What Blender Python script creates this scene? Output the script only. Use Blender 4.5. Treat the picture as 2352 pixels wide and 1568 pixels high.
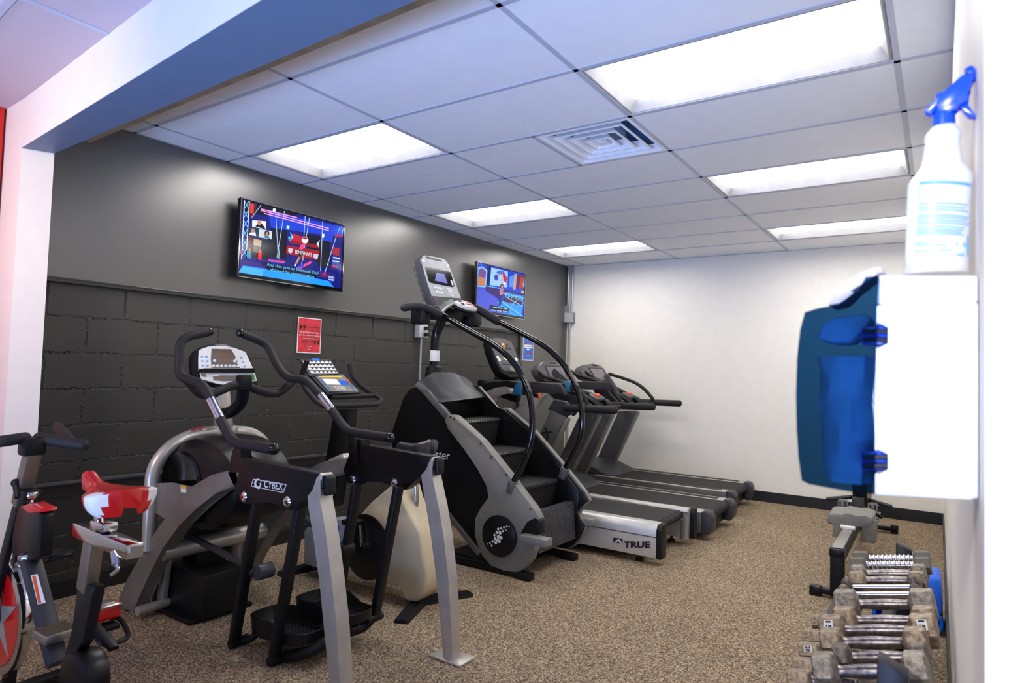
import bpy, bmesh, math, random
from mathutils import Vector, Matrix

for _o in list(bpy.data.objects):
    bpy.data.objects.remove(_o, do_unlink=True)
SC = bpy.context.scene
COL = SC.collection
random.seed(7)
PI = math.pi

# ------------------------------------------------------------------ camera
CAM_F = 1481.78                      # focal length in pixels of a 2352 x 1568 frame
CAM_P = Vector((4.0869, -2.5239, 1.3499))
CAM_R = Matrix(((0.8323, 0.5535, 0.0295), (0.0011, 0.0515, -0.9987), (-0.5543, 0.8313, 0.0422)))
cd = bpy.data.cameras.new('camera')
cd.sensor_width = 36.0
cd.lens = 36.0 * CAM_F / 2352.0
cd.clip_start = 0.05
cd.dof.use_dof = True
cd.dof.focus_distance = 4.2
cd.dof.aperture_fstop = 4.0
cam = bpy.data.objects.new('camera', cd)
COL.objects.link(cam)
_r, _d, _f = (Vector(CAM_R[i]) for i in range(3))
_r.normalize(); _f.normalize(); _u = _r.cross(_f); _f = _u.cross(_r)
cam.matrix_world = Matrix(((_r.x, _u.x, -_f.x, CAM_P.x), (_r.y, _u.y, -_f.y, CAM_P.y), (_r.z, _u.z, -_f.z, CAM_P.z), (0, 0, 0, 1)))
SC.camera = cam

# ------------------------------------------------------------------ exposure, world, lights
SC.view_settings.view_transform = 'Standard'
SC.view_settings.look = 'None'
SC.view_settings.exposure = 0.0
SC.view_settings.gamma = 1.0
SC.view_settings.use_curve_mapping = False
TROFFER = 13.0
W = bpy.data.worlds.new('daylight')
SC.world = W
W.use_nodes = True
W.node_tree.nodes['Background'].inputs[0].default_value = (0.55, 0.72, 1.0, 1)
W.node_tree.nodes['Background'].inputs[1].default_value = 0.55

def area(name, loc, target, sx, sy, power, color):
    l = bpy.data.lights.new(name, 'AREA')
    l.shape = 'RECTANGLE'; l.size = sx; l.size_y = sy; l.energy = power; l.color = color
    o = bpy.data.objects.new(name, l); COL.objects.link(o)
    o.location = loc
    o.rotation_euler = (Vector(target) - Vector(loc)).to_track_quat('-Z', 'Y').to_euler()
    return o
cfill = area('ceiling_fill_light', (3.4, -4.5, 0.25), (2.6, -0.6, 3.0), 5.0, 0.7, 112, (0.33, 0.50, 1.0))  # added low blue fill aimed up at the ceiling, standing in for daylight
cfill.data.spread = math.radians(84)
area('lobby_lamp_light', (2.4, -3.8, 2.60), (2.4, -3.8, 0), 1.2, 0.6, 22, (1.0, 0.90, 0.80))
pfill = area('pier_fill_light', (1.3, -3.1, 2.45), (0.25, -1.25, 1.9), 0.25, 0.25, 11, (1.0, 0.76, 0.56))  # added warm fill to brighten the left pier, not a known fitting
pfill.data.spread = math.radians(95)
pfill2 = area('pier_fill_light', (3.3, -4.4, 2.5), (4.3, -1.5, 1.45), 0.25, 0.25, 9, (1.0, 0.97, 0.93))  # second added fill, whitens the right pier and the dispenser
pfill2.data.spread = math.radians(60)

# ------------------------------------------------------------------ lines of sight of the calibrated photograph
def ray(px, py):
    return _r * ((px - 1176) / CAM_F) - _u * ((py - 784) / CAM_F) + _f
def X(px, py, x):
    d = ray(px, py); return CAM_P + d * ((x - CAM_P.x) / d.x)
def Y(px, py, y):
    d = ray(px, py); return CAM_P + d * ((y - CAM_P.y) / d.y)
def Z(px, py, z):
    d = ray(px, py); return CAM_P + d * ((z - CAM_P.z) / d.z)
def ON(px, py, p, n):
    d = ray(px, py); return CAM_P + d * ((Vector(p) - CAM_P).dot(n) / d.dot(n))
def crop(x0, y0, s):
    return lambda x, y: (x0 + x / s, y0 + y / s)
Z1 = crop(0, 900, 2.347); Z2 = crop(300, 720, 2.24); Z3 = crop(500, 820, 2.0967); Z4 = crop(850, 560, 1.96)
Z5 = crop(1080, 740, 2.529); Z7 = crop(1780, 560, 2.449); Z8 = crop(2000, 100, 2.7034)
ZT1 = crop(500, 430, 6.031); ZT2 = crop(1050, 570, 5.227); ZP = crop(640, 700, 6.031); ZC = crop(400, 740, 7.127)
ZS = crop(920, 560, 7.127); ZD = crop(1820, 1230, 4.638); ZR = crop(1650, 1080, 3.92); ZA = crop(1080, 760, 6.031)
ZB = crop(1220, 800, 4.9); ZE = crop(1320, 820, 5.6)
def yy(crp, pts, y):
    return [Y(*crp(*p), y) for p in pts]

# ------------------------------------------------------------------ materials (all procedural)
def s2l(c):
    return tuple((v / 12.92 if v <= 0.04045 else ((v + 0.055) / 1.055) ** 2.4) for v in c)
def rgb(r, g, b):
    return s2l((r / 255, g / 255, b / 255))
def new_mat(name):
    m = bpy.data.materials.new(name); m.use_nodes = True
    nt = m.node_tree
    return m, nt, nt.nodes['Principled BSDF']
def mat(name, col, rough=0.5, metal=0.0, var=0.08, scale=12.0, bump=0.0, bscale=200.0, coat=0.0, spec=0.5, emit=None, estr=0.0):
    m, nt, b = new_mat(name)
    tc = nt.nodes.new('ShaderNodeTexCoord')
    nz = nt.nodes.new('ShaderNodeTexNoise'); nz.inputs['Scale'].default_value = scale; nz.inputs['Detail'].default_value = 4
    nt.links.new(tc.outputs['Object'], nz.inputs['Vector'])
    rp = nt.nodes.new('ShaderNodeValToRGB')
    rp.color_ramp.elements[0].position = 0.3; rp.color_ramp.elements[1].position = 0.7
    rp.color_ramp.elements[0].color = (*[max(0, c * (1 - var)) for c in col], 1)
    rp.color_ramp.elements[1].color = (*[min(1, c * (1 + var)) for c in col], 1)
    nt.links.new(nz.outputs['Fac'], rp.inputs['Fac'])
    nt.links.new(rp.outputs['Color'], b.inputs['Base Color'])
    b.inputs['Roughness'].default_value = rough
    b.inputs['Metallic'].default_value = metal
    b.inputs['Specular IOR Level'].default_value = spec
    if coat: b.inputs['Coat Weight'].default_value = coat; b.inputs['Coat Roughness'].default_value = 0.08
    if bump:
        n2 = nt.nodes.new('ShaderNodeTexNoise'); n2.inputs['Scale'].default_value = bscale; n2.inputs['Detail'].default_value = 3
        nt.links.new(tc.outputs['Object'], n2.inputs['Vector'])
        bp = nt.nodes.new('ShaderNodeBump'); bp.inputs['Strength'].default_value = bump; bp.inputs['Distance'].default_value = 0.002
        nt.links.new(n2.outputs['Fac'], bp.inputs['Height']); nt.links.new(bp.outputs['Normal'], b.inputs['Normal'])
    if emit:
        b.inputs['Emission Color'].default_value = (*emit, 1); b.inputs['Emission Strength'].default_value = estr
    return m

M = {}
M['white_wall'] = mat('white_wall_paint', rgb(240, 236, 228), 0.6, bump=0.15, bscale=120, var=0.02)
M['lobby_tile'] = mat('lobby_ceiling_tile', rgb(196, 180, 184), 0.9, bump=0.2, bscale=350, var=0.02)
M['rail_alu'] = mat('polished_aluminium_rail', rgb(208, 206, 202), 0.30, metal=0.5)
M['cream'] = mat('cream_wall_paint', rgb(230, 222, 210), 0.55, bump=0.1, bscale=120, var=0.02)
M['soffit'] = mat('soffit_blue_light_tone', rgb(102, 122, 148), 0.5, var=0.03)  # blue daylight and shade on the header underside put into its colour
M['brown'] = mat('brown_halo_strip', rgb(120, 98, 72), 0.6, var=0.2)  # added strip that paints the brownish image halo along the soffit edge
M['red_wall'] = mat('red_wall_paint', rgb(200, 20, 14), 0.5)
M['tile'] = mat('ceiling_tile', rgb(236, 237, 240), 0.9, bump=0.25, bscale=350, var=0.02)
M['tbar'] = mat('ceiling_grid', rgb(186, 190, 202), 0.5, var=0.02)
M['black_paint'] = mat('black_wall_paint', rgb(58, 56, 53), 0.36, bump=0.06, bscale=60, var=0.06, spec=1.0)
_b = M['black_paint'].node_tree.nodes['Principled BSDF']; _b.inputs['Coat Weight'].default_value = 1.0; _b.inputs['Coat Roughness'].default_value = 0.32
M['black_trim'] = mat('black_painted_trim', rgb(38, 37, 36), 0.3, var=0.05)
M['baseboard'] = mat('black_rubber_baseboard', rgb(22, 24, 28), 0.45)
M['black'] = mat('black_powder_coat', rgb(20, 20, 22), 0.42, bump=0.1, spec=0.25)
M['black_sh'] = mat('black_shroud_plastic', rgb(16, 16, 18), 0.34, bump=0.05, spec=0.3)
M['black_gl'] = mat('gloss_black', rgb(12, 12, 14), 0.12)
M['rubber'] = mat('black_foam_grip', rgb(36, 34, 36), 0.6, bump=0.3, bscale=400, spec=0.3)
M['dgrey'] = mat('dark_grey_plastic', rgb(54, 55, 60), 0.42, bump=0.1, spec=0.3)
M['mgrey'] = mat('mid_grey_metallic_paint', rgb(94, 93, 95), 0.36, metal=0.3, bump=0.05)
M['grey'] = mat('grey_plastic', rgb(119, 118, 113), 0.45, bump=0.1)
M['trofside'] = mat('light_fitting_side', rgb(142, 142, 146), 0.6)
M['lgrey'] = mat('light_grey_plastic', rgb(178, 180, 182), 0.45)
M['silver'] = mat('silver_painted_steel', rgb(190, 185, 177), 0.34, metal=0.55, bump=0.05)
M['silver2'] = mat('grey_painted_steel', rgb(130, 126, 119), 0.40, metal=0.4, bump=0.05)
M['chrome'] = mat('chrome', rgb(215, 215, 220), 0.1, metal=1.0, var=0.02)
M['steel'] = mat('brushed_steel', rgb(185, 183, 178), 0.32, metal=0.95, bump=0.1)
M['bronze'] = mat('bronze_grey_metal', rgb(135, 122, 105), 0.4, metal=0.7)
M['red'] = mat('red_gloss_plastic', rgb(205, 12, 20), 0.25, coat=0.4)
M['white'] = mat('white_plastic', rgb(236, 236, 236), 0.4)
M['whitegl'] = mat('white_dispenser_plastic', rgb(240, 242, 246), 0.3)
M['beige'] = mat('beige_plastic', rgb(200, 186, 154), 0.45, var=0.05)
M['belt'] = mat('treadmill_belt_rubber', rgb(40, 39, 39), 0.62, bump=0.5, bscale=500, spec=0.25)
M['screen'] = mat('console_screen_off', rgb(122, 116, 122), 0.3, var=0.03)
M['lcd'] = mat('brown_lcd_window', rgb(112, 88, 72), 0.3)
M['blue'] = mat('bright_blue_plastic', rgb(0, 104, 232), 0.4, var=0.04)
M['tblue'] = mat('blue_trim_plastic', rgb(34, 100, 140), 0.4)
M['sprayblue'] = mat('blue_sprayer_plastic', rgb(10, 84, 240), 0.25, coat=0.3)
M['lblue'] = mat('pale_blue_ink', rgb(120, 180, 232), 0.5)
M['dblue'] = mat('dark_blue_steel', rgb(17, 21, 33), 0.4)
M['orange'] = mat('orange_plastic', rgb(240, 90, 10), 0.4)
M['yellow'] = mat('yellow_label', rgb(240, 190, 30), 0.5)
M['green'] = mat('green_button', rgb(70, 150, 50), 0.4)
M['ink'] = mat('black_ink', rgb(20, 20, 22), 0.5)
M['inkwhite'] = mat('white_ink', rgb(228, 228, 230), 0.5)
M['paper'] = mat('white_paper', rgb(238, 236, 238), 0.7)
M['poster_red'] = mat('red_poster_print', rgb(206, 46, 58), 0.6, var=0.35, scale=14)
M['poster_blue'] = mat('blue_poster_print', rgb(66, 110, 200), 0.6, var=0.2, scale=14)
M['galv'] = mat('galvanised_steel', rgb(168, 172, 178), 0.35, metal=0.7)
M['wood'] = mat('plywood', rgb(190, 150, 95), 0.6, var=0.2)
M['charcoal'] = mat('charcoal_vinyl', rgb(62, 62, 72), 0.4)
M['cloth'] = mat('pale_blue_wipes', rgb(190, 212, 232), 0.8, var=0.1, scale=30)
M['ledred'] = mat('red_led_display', (0.6, 0.02, 0.0), 0.4, emit=(1.0, 0.08, 0.02), estr=2.5)
M['ledorange'] = mat('orange_led_display', (0.6, 0.2, 0.0), 0.4, emit=(1.0, 0.25, 0.03), estr=3.0)
M['lcdblue'] = mat('blue_lcd_display', (0.05, 0.06, 0.2), 0.2, emit=(0.25, 0.28, 0.75), estr=0.5)

def worn_iron(name, base, paint):
    m, nt, b = new_mat(name)
    tc = nt.nodes.new('ShaderNodeTexCoord')
    nz = nt.nodes.new('ShaderNodeTexNoise'); nz.inputs['Scale'].default_value = 45; nz.inputs['Detail'].default_value = 8; nz.inputs['Roughness'].default_value = 0.7
    nt.links.new(tc.outputs['Object'], nz.inputs['Vector'])
    rp = nt.nodes.new('ShaderNodeValToRGB')
    e = rp.color_ramp.elements
    e[0].position = 0.38; e[0].color = (*base, 1); e[1].position = 0.62; e[1].color = (*paint, 1)
    nt.links.new(nz.outputs['Fac'], rp.inputs['Fac']); nt.links.new(rp.outputs['Color'], b.inputs['Base Color'])
    b.inputs['Roughness'].default_value = 0.42; b.inputs['Metallic'].default_value = 0.45
    bp = nt.nodes.new('ShaderNodeBump'); bp.inputs['Strength'].default_value = 0.4; bp.inputs['Distance'].default_value = 0.002
    nt.links.new(nz.outputs['Fac'], bp.inputs['Height']); nt.links.new(bp.outputs['Normal'], b.inputs['Normal'])
    return m
M['iron'] = worn_iron('worn_grey_iron', rgb(96, 88, 80), rgb(165, 156, 142))
M['iron_tan'] = worn_iron('worn_tan_iron', rgb(100, 84, 72), rgb(176, 158, 132))
M['iron_dark'] = worn_iron('worn_dark_iron', rgb(60, 56, 54), rgb(120, 112, 102))
M['rubberhex'] = mat('grey_rubber_hex', rgb(98, 96, 88), 0.6, bump=0.2)
M['handle_steel'] = worn_iron('worn_steel_handle', rgb(88, 84, 92), rgb(160, 150, 146))
M['handle_steel'].node_tree.nodes['Principled BSDF'].inputs['Metallic'].default_value = 0.85
M['handle_steel'].node_tree.nodes['Principled BSDF'].inputs['Roughness'].default_value = 0.3

def carpet():
    m, nt, b = new_mat('speckled_carpet')
    tc = nt.nodes.new('ShaderNodeTexCoord')
    def noise(sc, det, rgh=0.6):
        n = nt.nodes.new('ShaderNodeTexNoise'); n.inputs['Scale'].default_value = sc; n.inputs['Detail'].default_value = det; n.inputs['Roughness'].default_value = rgh
        nt.links.new(tc.outputs['Object'], n.inputs['Vector']); return n
    vo = nt.nodes.new('ShaderNodeTexVoronoi'); vo.inputs['Scale'].default_value = 190
    nt.links.new(tc.outputs['Object'], vo.inputs['Vector'])
    vs = nt.nodes.new('ShaderNodeSeparateColor'); nt.links.new(vo.outputs['Color'], vs.inputs[0])
    n1 = noise(260, 2, 0.7); n2 = noise(70, 2); n3 = noise(1.6, 3)
    av = nt.nodes.new('ShaderNodeMath'); av.operation = 'MULTIPLY_ADD'; av.inputs[1].default_value = 0.45
    nt.links.new(vs.outputs[0], av.inputs[0])
    hf = nt.nodes.new('ShaderNodeMath'); hf.operation = 'MULTIPLY'; hf.inputs[1].default_value = 0.55
    nt.links.new(n1.outputs['Fac'], hf.inputs[0]); nt.links.new(hf.outputs[0], av.inputs[2])
    rp = nt.nodes.new('ShaderNodeValToRGB'); e = rp.color_ramp.elements
    e[0].position = 0.28; e[0].color = (*rgb(75, 66, 56), 1)
    e[1].position = 0.74; e[1].color = (*rgb(208, 190, 160), 1)
    k = e.new(0.40); k.color = (*rgb(108, 96, 82), 1)
    k = e.new(0.52); k.color = (*rgb(144, 128, 107), 1)
    k = e.new(0.62); k.color = (*rgb(167, 150, 125), 1)
    nt.links.new(av.outputs[0], rp.inputs['Fac'])
    hue = nt.nodes.new('ShaderNodeValToRGB'); h = hue.color_ramp.elements
    h[0].position = 0.36; h[0].color = (0.84, 0.90, 1.10, 1); h[1].position = 0.64; h[1].color = (1.12, 1.0, 0.78, 1)
    nt.links.new(n2.outputs['Fac'], hue.inputs['Fac'])
    mx = nt.nodes.new('ShaderNodeMix'); mx.data_type = 'RGBA'; mx.blend_type = 'MULTIPLY'; mx.inputs['Factor'].default_value = 1.0
    nt.links.new(rp.outputs['Color'], mx.inputs['A']); nt.links.new(hue.outputs['Color'], mx.inputs['B'])
    soil = nt.nodes.new('ShaderNodeValToRGB'); s = soil.color_ramp.elements
    s[0].position = 0.3; s[0].color = (0.88, 0.88, 0.88, 1); s[1].position = 0.7; s[1].color = (1.05, 1.05, 1.05, 1)
    nt.links.new(n3.outputs['Fac'], soil.inputs['Fac'])
    m2 = nt.nodes.new('ShaderNodeMix'); m2.data_type = 'RGBA'; m2.blend_type = 'MULTIPLY'; m2.inputs['Factor'].default_value = 1.0
    nt.links.new(mx.outputs['Result'], m2.inputs['A']); nt.links.new(soil.outputs['Color'], m2.inputs['B'])
    nt.links.new(m2.outputs['Result'], b.inputs['Base Color'])
    b.inputs['Roughness'].default_value = 0.95; b.inputs['Specular IOR Level'].default_value = 0.1
    bp = nt.nodes.new('ShaderNodeBump'); bp.inputs['Strength'].default_value = 0.35; bp.inputs['Distance'].default_value = 0.003
    nt.links.new(av.outputs[0], bp.inputs['Height']); nt.links.new(bp.outputs['Normal'], b.inputs['Normal'])
    return m
M['carpet'] = carpet()

def block_wall():
    m, nt, b = new_mat('black_painted_block')
    tc = nt.nodes.new('ShaderNodeTexCoord')
    sep = nt.nodes.new('ShaderNodeSeparateXYZ'); nt.links.new(tc.outputs['Object'], sep.inputs[0])
    com = nt.nodes.new('ShaderNodeCombineXYZ')
    nt.links.new(sep.outputs['Y'], com.inputs['X']); nt.links.new(sep.outputs['Z'], com.inputs['Y'])
    wob = nt.nodes.new('ShaderNodeTexNoise'); wob.inputs['Scale'].default_value = 22; wob.inputs['Detail'].default_value = 5
    nt.links.new(tc.outputs['Object'], wob.inputs['Vector'])
    off = nt.nodes.new('ShaderNodeVectorMath'); off.operation = 'MULTIPLY_ADD'
    off.inputs[1].default_value = (0.022, 0.022, 0.0)
    nt.links.new(wob.outputs['Color'], off.inputs[0]); nt.links.new(com.outputs[0], off.inputs[2])
    br = nt.nodes.new('ShaderNodeTexBrick')
    br.inputs['Scale'].default_value = 1.0; br.inputs['Brick Width'].default_value = 0.406; br.inputs['Row Height'].default_value = 0.2032
    br.inputs['Mortar Size'].default_value = 0.0075; br.inputs['Mortar Smooth'].default_value = 0.35
    br.inputs['Color1'].default_value = (0, 0, 0, 1); br.inputs['Color2'].default_value = (0, 0, 0, 1); br.inputs['Mortar'].default_value = (1, 1, 1, 1)
    br.offset = 0.5
    nt.links.new(off.outputs[0], br.inputs['Vector'])
    crag = nt.nodes.new('ShaderNodeTexNoise'); crag.inputs['Scale'].default_value = 55; crag.inputs['Detail'].default_value = 6
    nt.links.new(tc.outputs['Object'], crag.inputs['Vector'])
    patch = nt.nodes.new('ShaderNodeTexNoise'); patch.inputs['Scale'].default_value = 4.5; patch.inputs['Detail'].default_value = 3
    nt.links.new(tc.outputs['Object'], patch.inputs['Vector'])
    pr = nt.nodes.new('ShaderNodeValToRGB'); pr.color_ramp.elements[0].position = 0.42; pr.color_ramp.elements[1].position = 0.6
    nt.links.new(patch.outputs['Fac'], pr.inputs['Fac'])
    def math_(op, a, bb):
        n = nt.nodes.new('ShaderNodeMath'); n.operation = op
        for i, v in enumerate((a, bb)):
            if isinstance(v, float): n.inputs[i].default_value = v
            else: nt.links.new(v, n.inputs[i])
        return n.outputs[0]
    c1 = math_('SUBTRACT', crag.outputs['Fac'], 0.5)
    c2 = math_('MULTIPLY', c1, 3.2)
    c3 = math_('MULTIPLY', c2, pr.outputs['Color'])
    c4 = math_('SUBTRACT', c3, 0.25)
    h1 = math_('MULTIPLY', br.outputs['Fac'], c4)
    fine = math_('MULTIPLY', crag.outputs['Fac'], 0.04)
    h2 = math_('ADD', h1, fine)
    bp = nt.nodes.new('ShaderNodeBump'); bp.inputs['Strength'].default_value = 1.0; bp.inputs['Distance'].default_value = 0.03
    nt.links.new(h2, bp.inputs['Height']); nt.links.new(bp.outputs['Normal'], b.inputs['Normal'])
    rp = nt.nodes.new('ShaderNodeValToRGB')
    rp.color_ramp.elements[0].color = (*rgb(52, 51, 49), 1); rp.color_ramp.elements[1].color = (*rgb(64, 62, 58), 1)
    nt.links.new(patch.outputs['Fac'], rp.inputs['Fac']); nt.links.new(rp.outputs['Color'], b.inputs['Base Color'])
    b.inputs['Roughness'].default_value = 0.42
    return m
M['block'] = block_wall()

def tinted(name, col, rough=0.06, alpha=0.75):
    m, nt, b = new_mat(name)
    tr = nt.nodes.new('ShaderNodeBsdfTransparent')
    tc = nt.nodes.new('ShaderNodeTexCoord'); nz = nt.nodes.new('ShaderNodeTexNoise'); nz.inputs['Scale'].default_value = 6
    nt.links.new(tc.outputs['Object'], nz.inputs['Vector'])
    rp = nt.nodes.new('ShaderNodeValToRGB')
    rp.color_ramp.elements[0].color = (*[c * 0.9 for c in col], 1); rp.color_ramp.elements[1].color = (*[min(1, c * 1.1) for c in col], 1)
    nt.links.new(nz.outputs['Fac'], rp.inputs['Fac']); nt.links.new(rp.outputs['Color'], tr.inputs['Color'])
    b.inputs['Base Color'].default_value = (*[c * 0.05 for c in col], 1); b.inputs['Roughness'].default_value = rough
    mx = nt.nodes.new('ShaderNodeMixShader'); mx.inputs[0].default_value = alpha
    nt.links.new(b.outputs[0], mx.inputs[1]); nt.links.new(tr.outputs[0], mx.inputs[2])
    nt.links.new(mx.outputs[0], nt.nodes['Material Output'].inputs[0])
    return m
M['tint'] = tinted('translucent_blue_cover', (0.13, 0.30, 0.48), alpha=0.88)

def lamp(name, col, s):
    m, nt, b = new_mat(name)
    tc = nt.nodes.new('ShaderNodeTexCoord'); nz = nt.nodes.new('ShaderNodeTexNoise'); nz.inputs['Scale'].default_value = 2
    nt.links.new(tc.outputs['Object'], nz.inputs['Vector'])
    rp = nt.nodes.new('ShaderNodeValToRGB')
    rp.color_ramp.elements[0].color = (*[c * 0.97 for c in col], 1); rp.color_ramp.elements[1].color = (*col, 1)
    nt.links.new(nz.outputs['Fac'], rp.inputs['Fac']); nt.links.new(rp.outputs['Color'], b.inputs['Emission Color'])
    b.inputs['Base Color'].default_value = (*col, 1); b.inputs['Emission Strength'].default_value = s
    return m
M['lamp'] = lamp('lit_diffuser', (1.0, 0.96, 0.91), TROFFER)
_glow = {}
def glow(r, g, b, s=1.0):
    k = (r, g, b, s)
    if k not in _glow:
        m, nt, bs = new_mat('screen_pixels_%d_%d_%d' % (r, g, b))
        c = rgb(r, g, b)
        bs.inputs['Base Color'].default_value = (0.004, 0.004, 0.006, 1); bs.inputs['Roughness'].default_value = 0.12
        bs.inputs['Emission Color'].default_value = (*c, 1); bs.inputs['Emission Strength'].default_value = s
        _glow[k] = m
    return _glow[k]

# ------------------------------------------------------------------ mesh building
def frame_of(n, up=(0, 0, 1)):
    n = Vector(n).normalized(); up = Vector(up)
    if abs(n.dot(up)) > 0.98: up = Vector((0, 1, 0))
    a = up.cross(n).normalized(); return a, n.cross(a)
def fillet(pts, r):
    pts = [Vector(p) for p in pts]
    if r <= 0 or len(pts) < 3: return pts
    out = [pts[0]]
    for i in range(1, len(pts) - 1):
        p, a, b = pts[i], pts[i - 1], pts[i + 1]
        la, lb = (a - p).length, (b - p).length
        t = min(r, la * 0.48, lb * 0.48)
        s, e = p + (a - p) * (t / la), p + (b - p) * (t / lb)
        for k in range(6):
            u = k / 5
            out.append(s * (1 - u) ** 2 + p * 2 * u * (1 - u) + e * u * u)
    out.append(pts[-1]); return out

class MB:
    def __init__(self): self.bm = bmesh.new()
    def _poly(self, rings, cap0=True, cap1=True, closed=True):
        bm = self.bm; vs = [[bm.verts.new(p) for p in r] for r in rings]
        n = len(vs[0])
        for a, b in zip(vs, vs[1:]):
            for i in range(n if closed else n - 1):
                j = (i + 1) % n
                try: bm.faces.new((a[i], a[j], b[j], b[i]))
                except ValueError: pass
        if cap0: bm.faces.new(list(reversed(vs[0])))
        if cap1: bm.faces.new(vs[-1])
        return vs
    def loft(self, rings, **k): self._poly(rings, **k); return self
    def prism(self, pts, vec, bev=0.0, seg=2):
        vec = Vector(vec)
        vs = self._poly([[Vector(p) for p in pts], [Vector(p) + vec for p in pts]])
        if bev:
            es = {e for r in vs for v in r for e in v.link_edges}
            bmesh.ops.bevel(self.bm, geom=list(es), offset=bev, segments=seg, affect='EDGES', profile=0.5, clamp_overlap=True)
        return self
    def box(self, c, s, rot=None, bev=0.0, seg=2):
        c = Vector(c); R = rot if rot is not None else Matrix.Identity(3)
        h = [v / 2 for v in s]
        base = [c + R @ Vector((x * h[0], y * h[1], -h[2])) for x, y in ((-1, -1), (1, -1), (1, 1), (-1, 1))]
        return self.prism(base, R @ Vector((0, 0, s[2])), bev, seg)
    def bar(self, a, b, w, h, up=(0, 0, 1), bev=0.0):
        a, b = Vector(a), Vector(b); x, y = frame_of(b - a, up)
        base = [a + x * (w / 2 * i) + y * (h / 2 * j) for i, j in ((-1, -1), (1, -1), (1, 1), (-1, 1))]
        return self.prism(base, b - a, bev)
    def tube(self, pts, r, n=12, fil=0.04, cap=True, up=(0, 0, 1), rx=None, ry=None, round_end=False):
        P = fillet(pts, fil)
        tang = []
        for i in range(len(P)):
            a = P[max(0, i - 1)]; b = P[min(len(P) - 1, i + 1)]
            tang.append((b - a).normalized())
        x, y = frame_of(tang[0], up); rings = []
        rr = r if callable(r) else (lambda t: r)
        for i, (p, t) in enumerate(zip(P, tang)):
            if i:
                q = tang[i - 1].rotation_difference(t); x = q @ x; y = q @ y
            k = rr(i / max(1, len(P) - 1))
            a_, b_ = (rx or k), (ry or k)
            rings.append([p + x * (a_ * math.cos(2 * PI * j / n)) + y * (b_ * math.sin(2 * PI * j / n)) for j in range(n)])
        if round_end:
            for end in (0, -1):
                c, t, ring = P[end], tang[end] * (-1 if end == 0 else 1), rings[end]
                add = []
                for ang in (30, 60, 80):
                    co, si = math.cos(math.radians(ang)), math.sin(math.radians(ang))
                    rad = (ring[0] - c).length
                    add.append([c + (v - c) * co + t * rad * si * 0.9 for v in ring])
                rings = (list(reversed(add)) + rings) if end == 0 else rings + add
        self._poly(rings, cap0=cap, cap1=cap); return self
    def cyl(self, a, b, r, n=20, r2=None, bev=0.0):
        a, b = Vector(a), Vector(b); x, y = frame_of(b - a); r2 = r if r2 is None else r2
        L = (b - a); t = L.normalized()
        def ring(p, q): return [p + x * q * math.cos(2 * PI * j / n) + y * q * math.sin(2 * PI * j / n) for j in range(n)]
        if bev: rs = [ring(a, r - bev), ring(a + t * bev * 0.3, r - bev * 0.3), ring(a + t * bev, r), ring(b - t * bev, r2), ring(b - t * bev * 0.3, r2 - bev * 0.3), ring(b, r2 - bev)]
        else: rs = [ring(a, r), ring(b, r2)]
        self._poly(rs); return self
    def lathe(self, prof, o, ax, n=28, sx=1.0, sy=1.0, up=(0, 0, 1), cap=True):
        o = Vector(o); ax = Vector(ax).normalized(); x, y = frame_of(ax, up)
        self._poly([[o + ax * h + x * (r * sx * math.cos(2 * PI * j / n)) + y * (r * sy * math.sin(2 * PI * j / n)) for j in range(n)] for r, h in prof], cap0=cap, cap1=cap)
        return self
    def ball(self, c, r, n=14, R=None):
        c = Vector(c); R = R if R is not None else Matrix.Identity(3)
        if not isinstance(r, (tuple, list)): r = (r, r, r)
        rings = []
        for i in range(1, n // 2 + 2):
            t = PI * i / (n // 2 + 2)
            rings.append([c + R @ Vector((r[0] * math.sin(t) * math.cos(2 * PI * j / n), r[1] * math.sin(t) * math.sin(2 * PI * j / n), -r[2] * math.cos(t))) for j in range(n)])
        self._poly(rings); return self
    def quad(self, *p):
        self.bm.faces.new([self.bm.verts.new(q) for q in p]); return self
    def plate(self, pts, n, th=0.001):          # thin solid on a plane, raised along n
        return self.prism(pts, Vector(n).normalized() * th)
    def ring_strip(self, outer, inner, vec):
        vec = Vector(vec); k = len(outer)
        o0 = [self.bm.verts.new(p) for p in outer]; i0 = [self.bm.verts.new(p) for p in inner]
        o1 = [self.bm.verts.new(Vector(p) + vec) for p in outer]; i1 = [self.bm.verts.new(Vector(p) + vec) for p in inner]
        for a in range(k):
            b = (a + 1) % k
            for f in ((o0[a], o0[b], i0[b], i0[a]), (o1[a], i1[a], i1[b], o1[b]), (o0[a], o1[a], o1[b], o0[b]), (i0[a], i0[b], i1[b], i1[a])):
                self.bm.faces.new(f)
        return self
    def text(self, s, p, u, v, h, w=None, th=0.0015, align='L', shear=0.0, bold=0.0):
        cu = bpy.data.curves.new('t', 'FONT'); cu.body = s; cu.extrude = 0.02; cu.shear = shear; cu.offset = bold; cu.resolution_u = 3
        ob = bpy.data.objects.new('t', cu); COL.objects.link(ob)
        dg = bpy.context.evaluated_depsgraph_get()
        me = bpy.data.meshes.new_from_object(ob.evaluated_get(dg))
        bpy.data.objects.remove(ob, do_unlink=True); bpy.data.curves.remove(cu)
        xs = [q.co.x for q in me.vertices]; ys = [q.co.y for q in me.vertices]
        if not xs: return self
        x0, x1, y0, y1 = min(xs), max(xs), min(ys), max(ys)
        ky = h / (y1 - y0); kx = (w / (x1 - x0)) if w else ky
        u = Vector(u).normalized(); v = Vector(v).normalized(); nn = u.cross(v)
        p = Vector(p); ofs = 0.5 * (x1 - x0) * kx if align == 'C' else 0.0
        vs = [self.bm.verts.new(p + u * ((q.co.x - x0) * kx - ofs) + v * ((q.co.y - y0) * ky) + nn * (th * (0.5 + q.co.z / 0.04))) for q in me.vertices]
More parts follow.
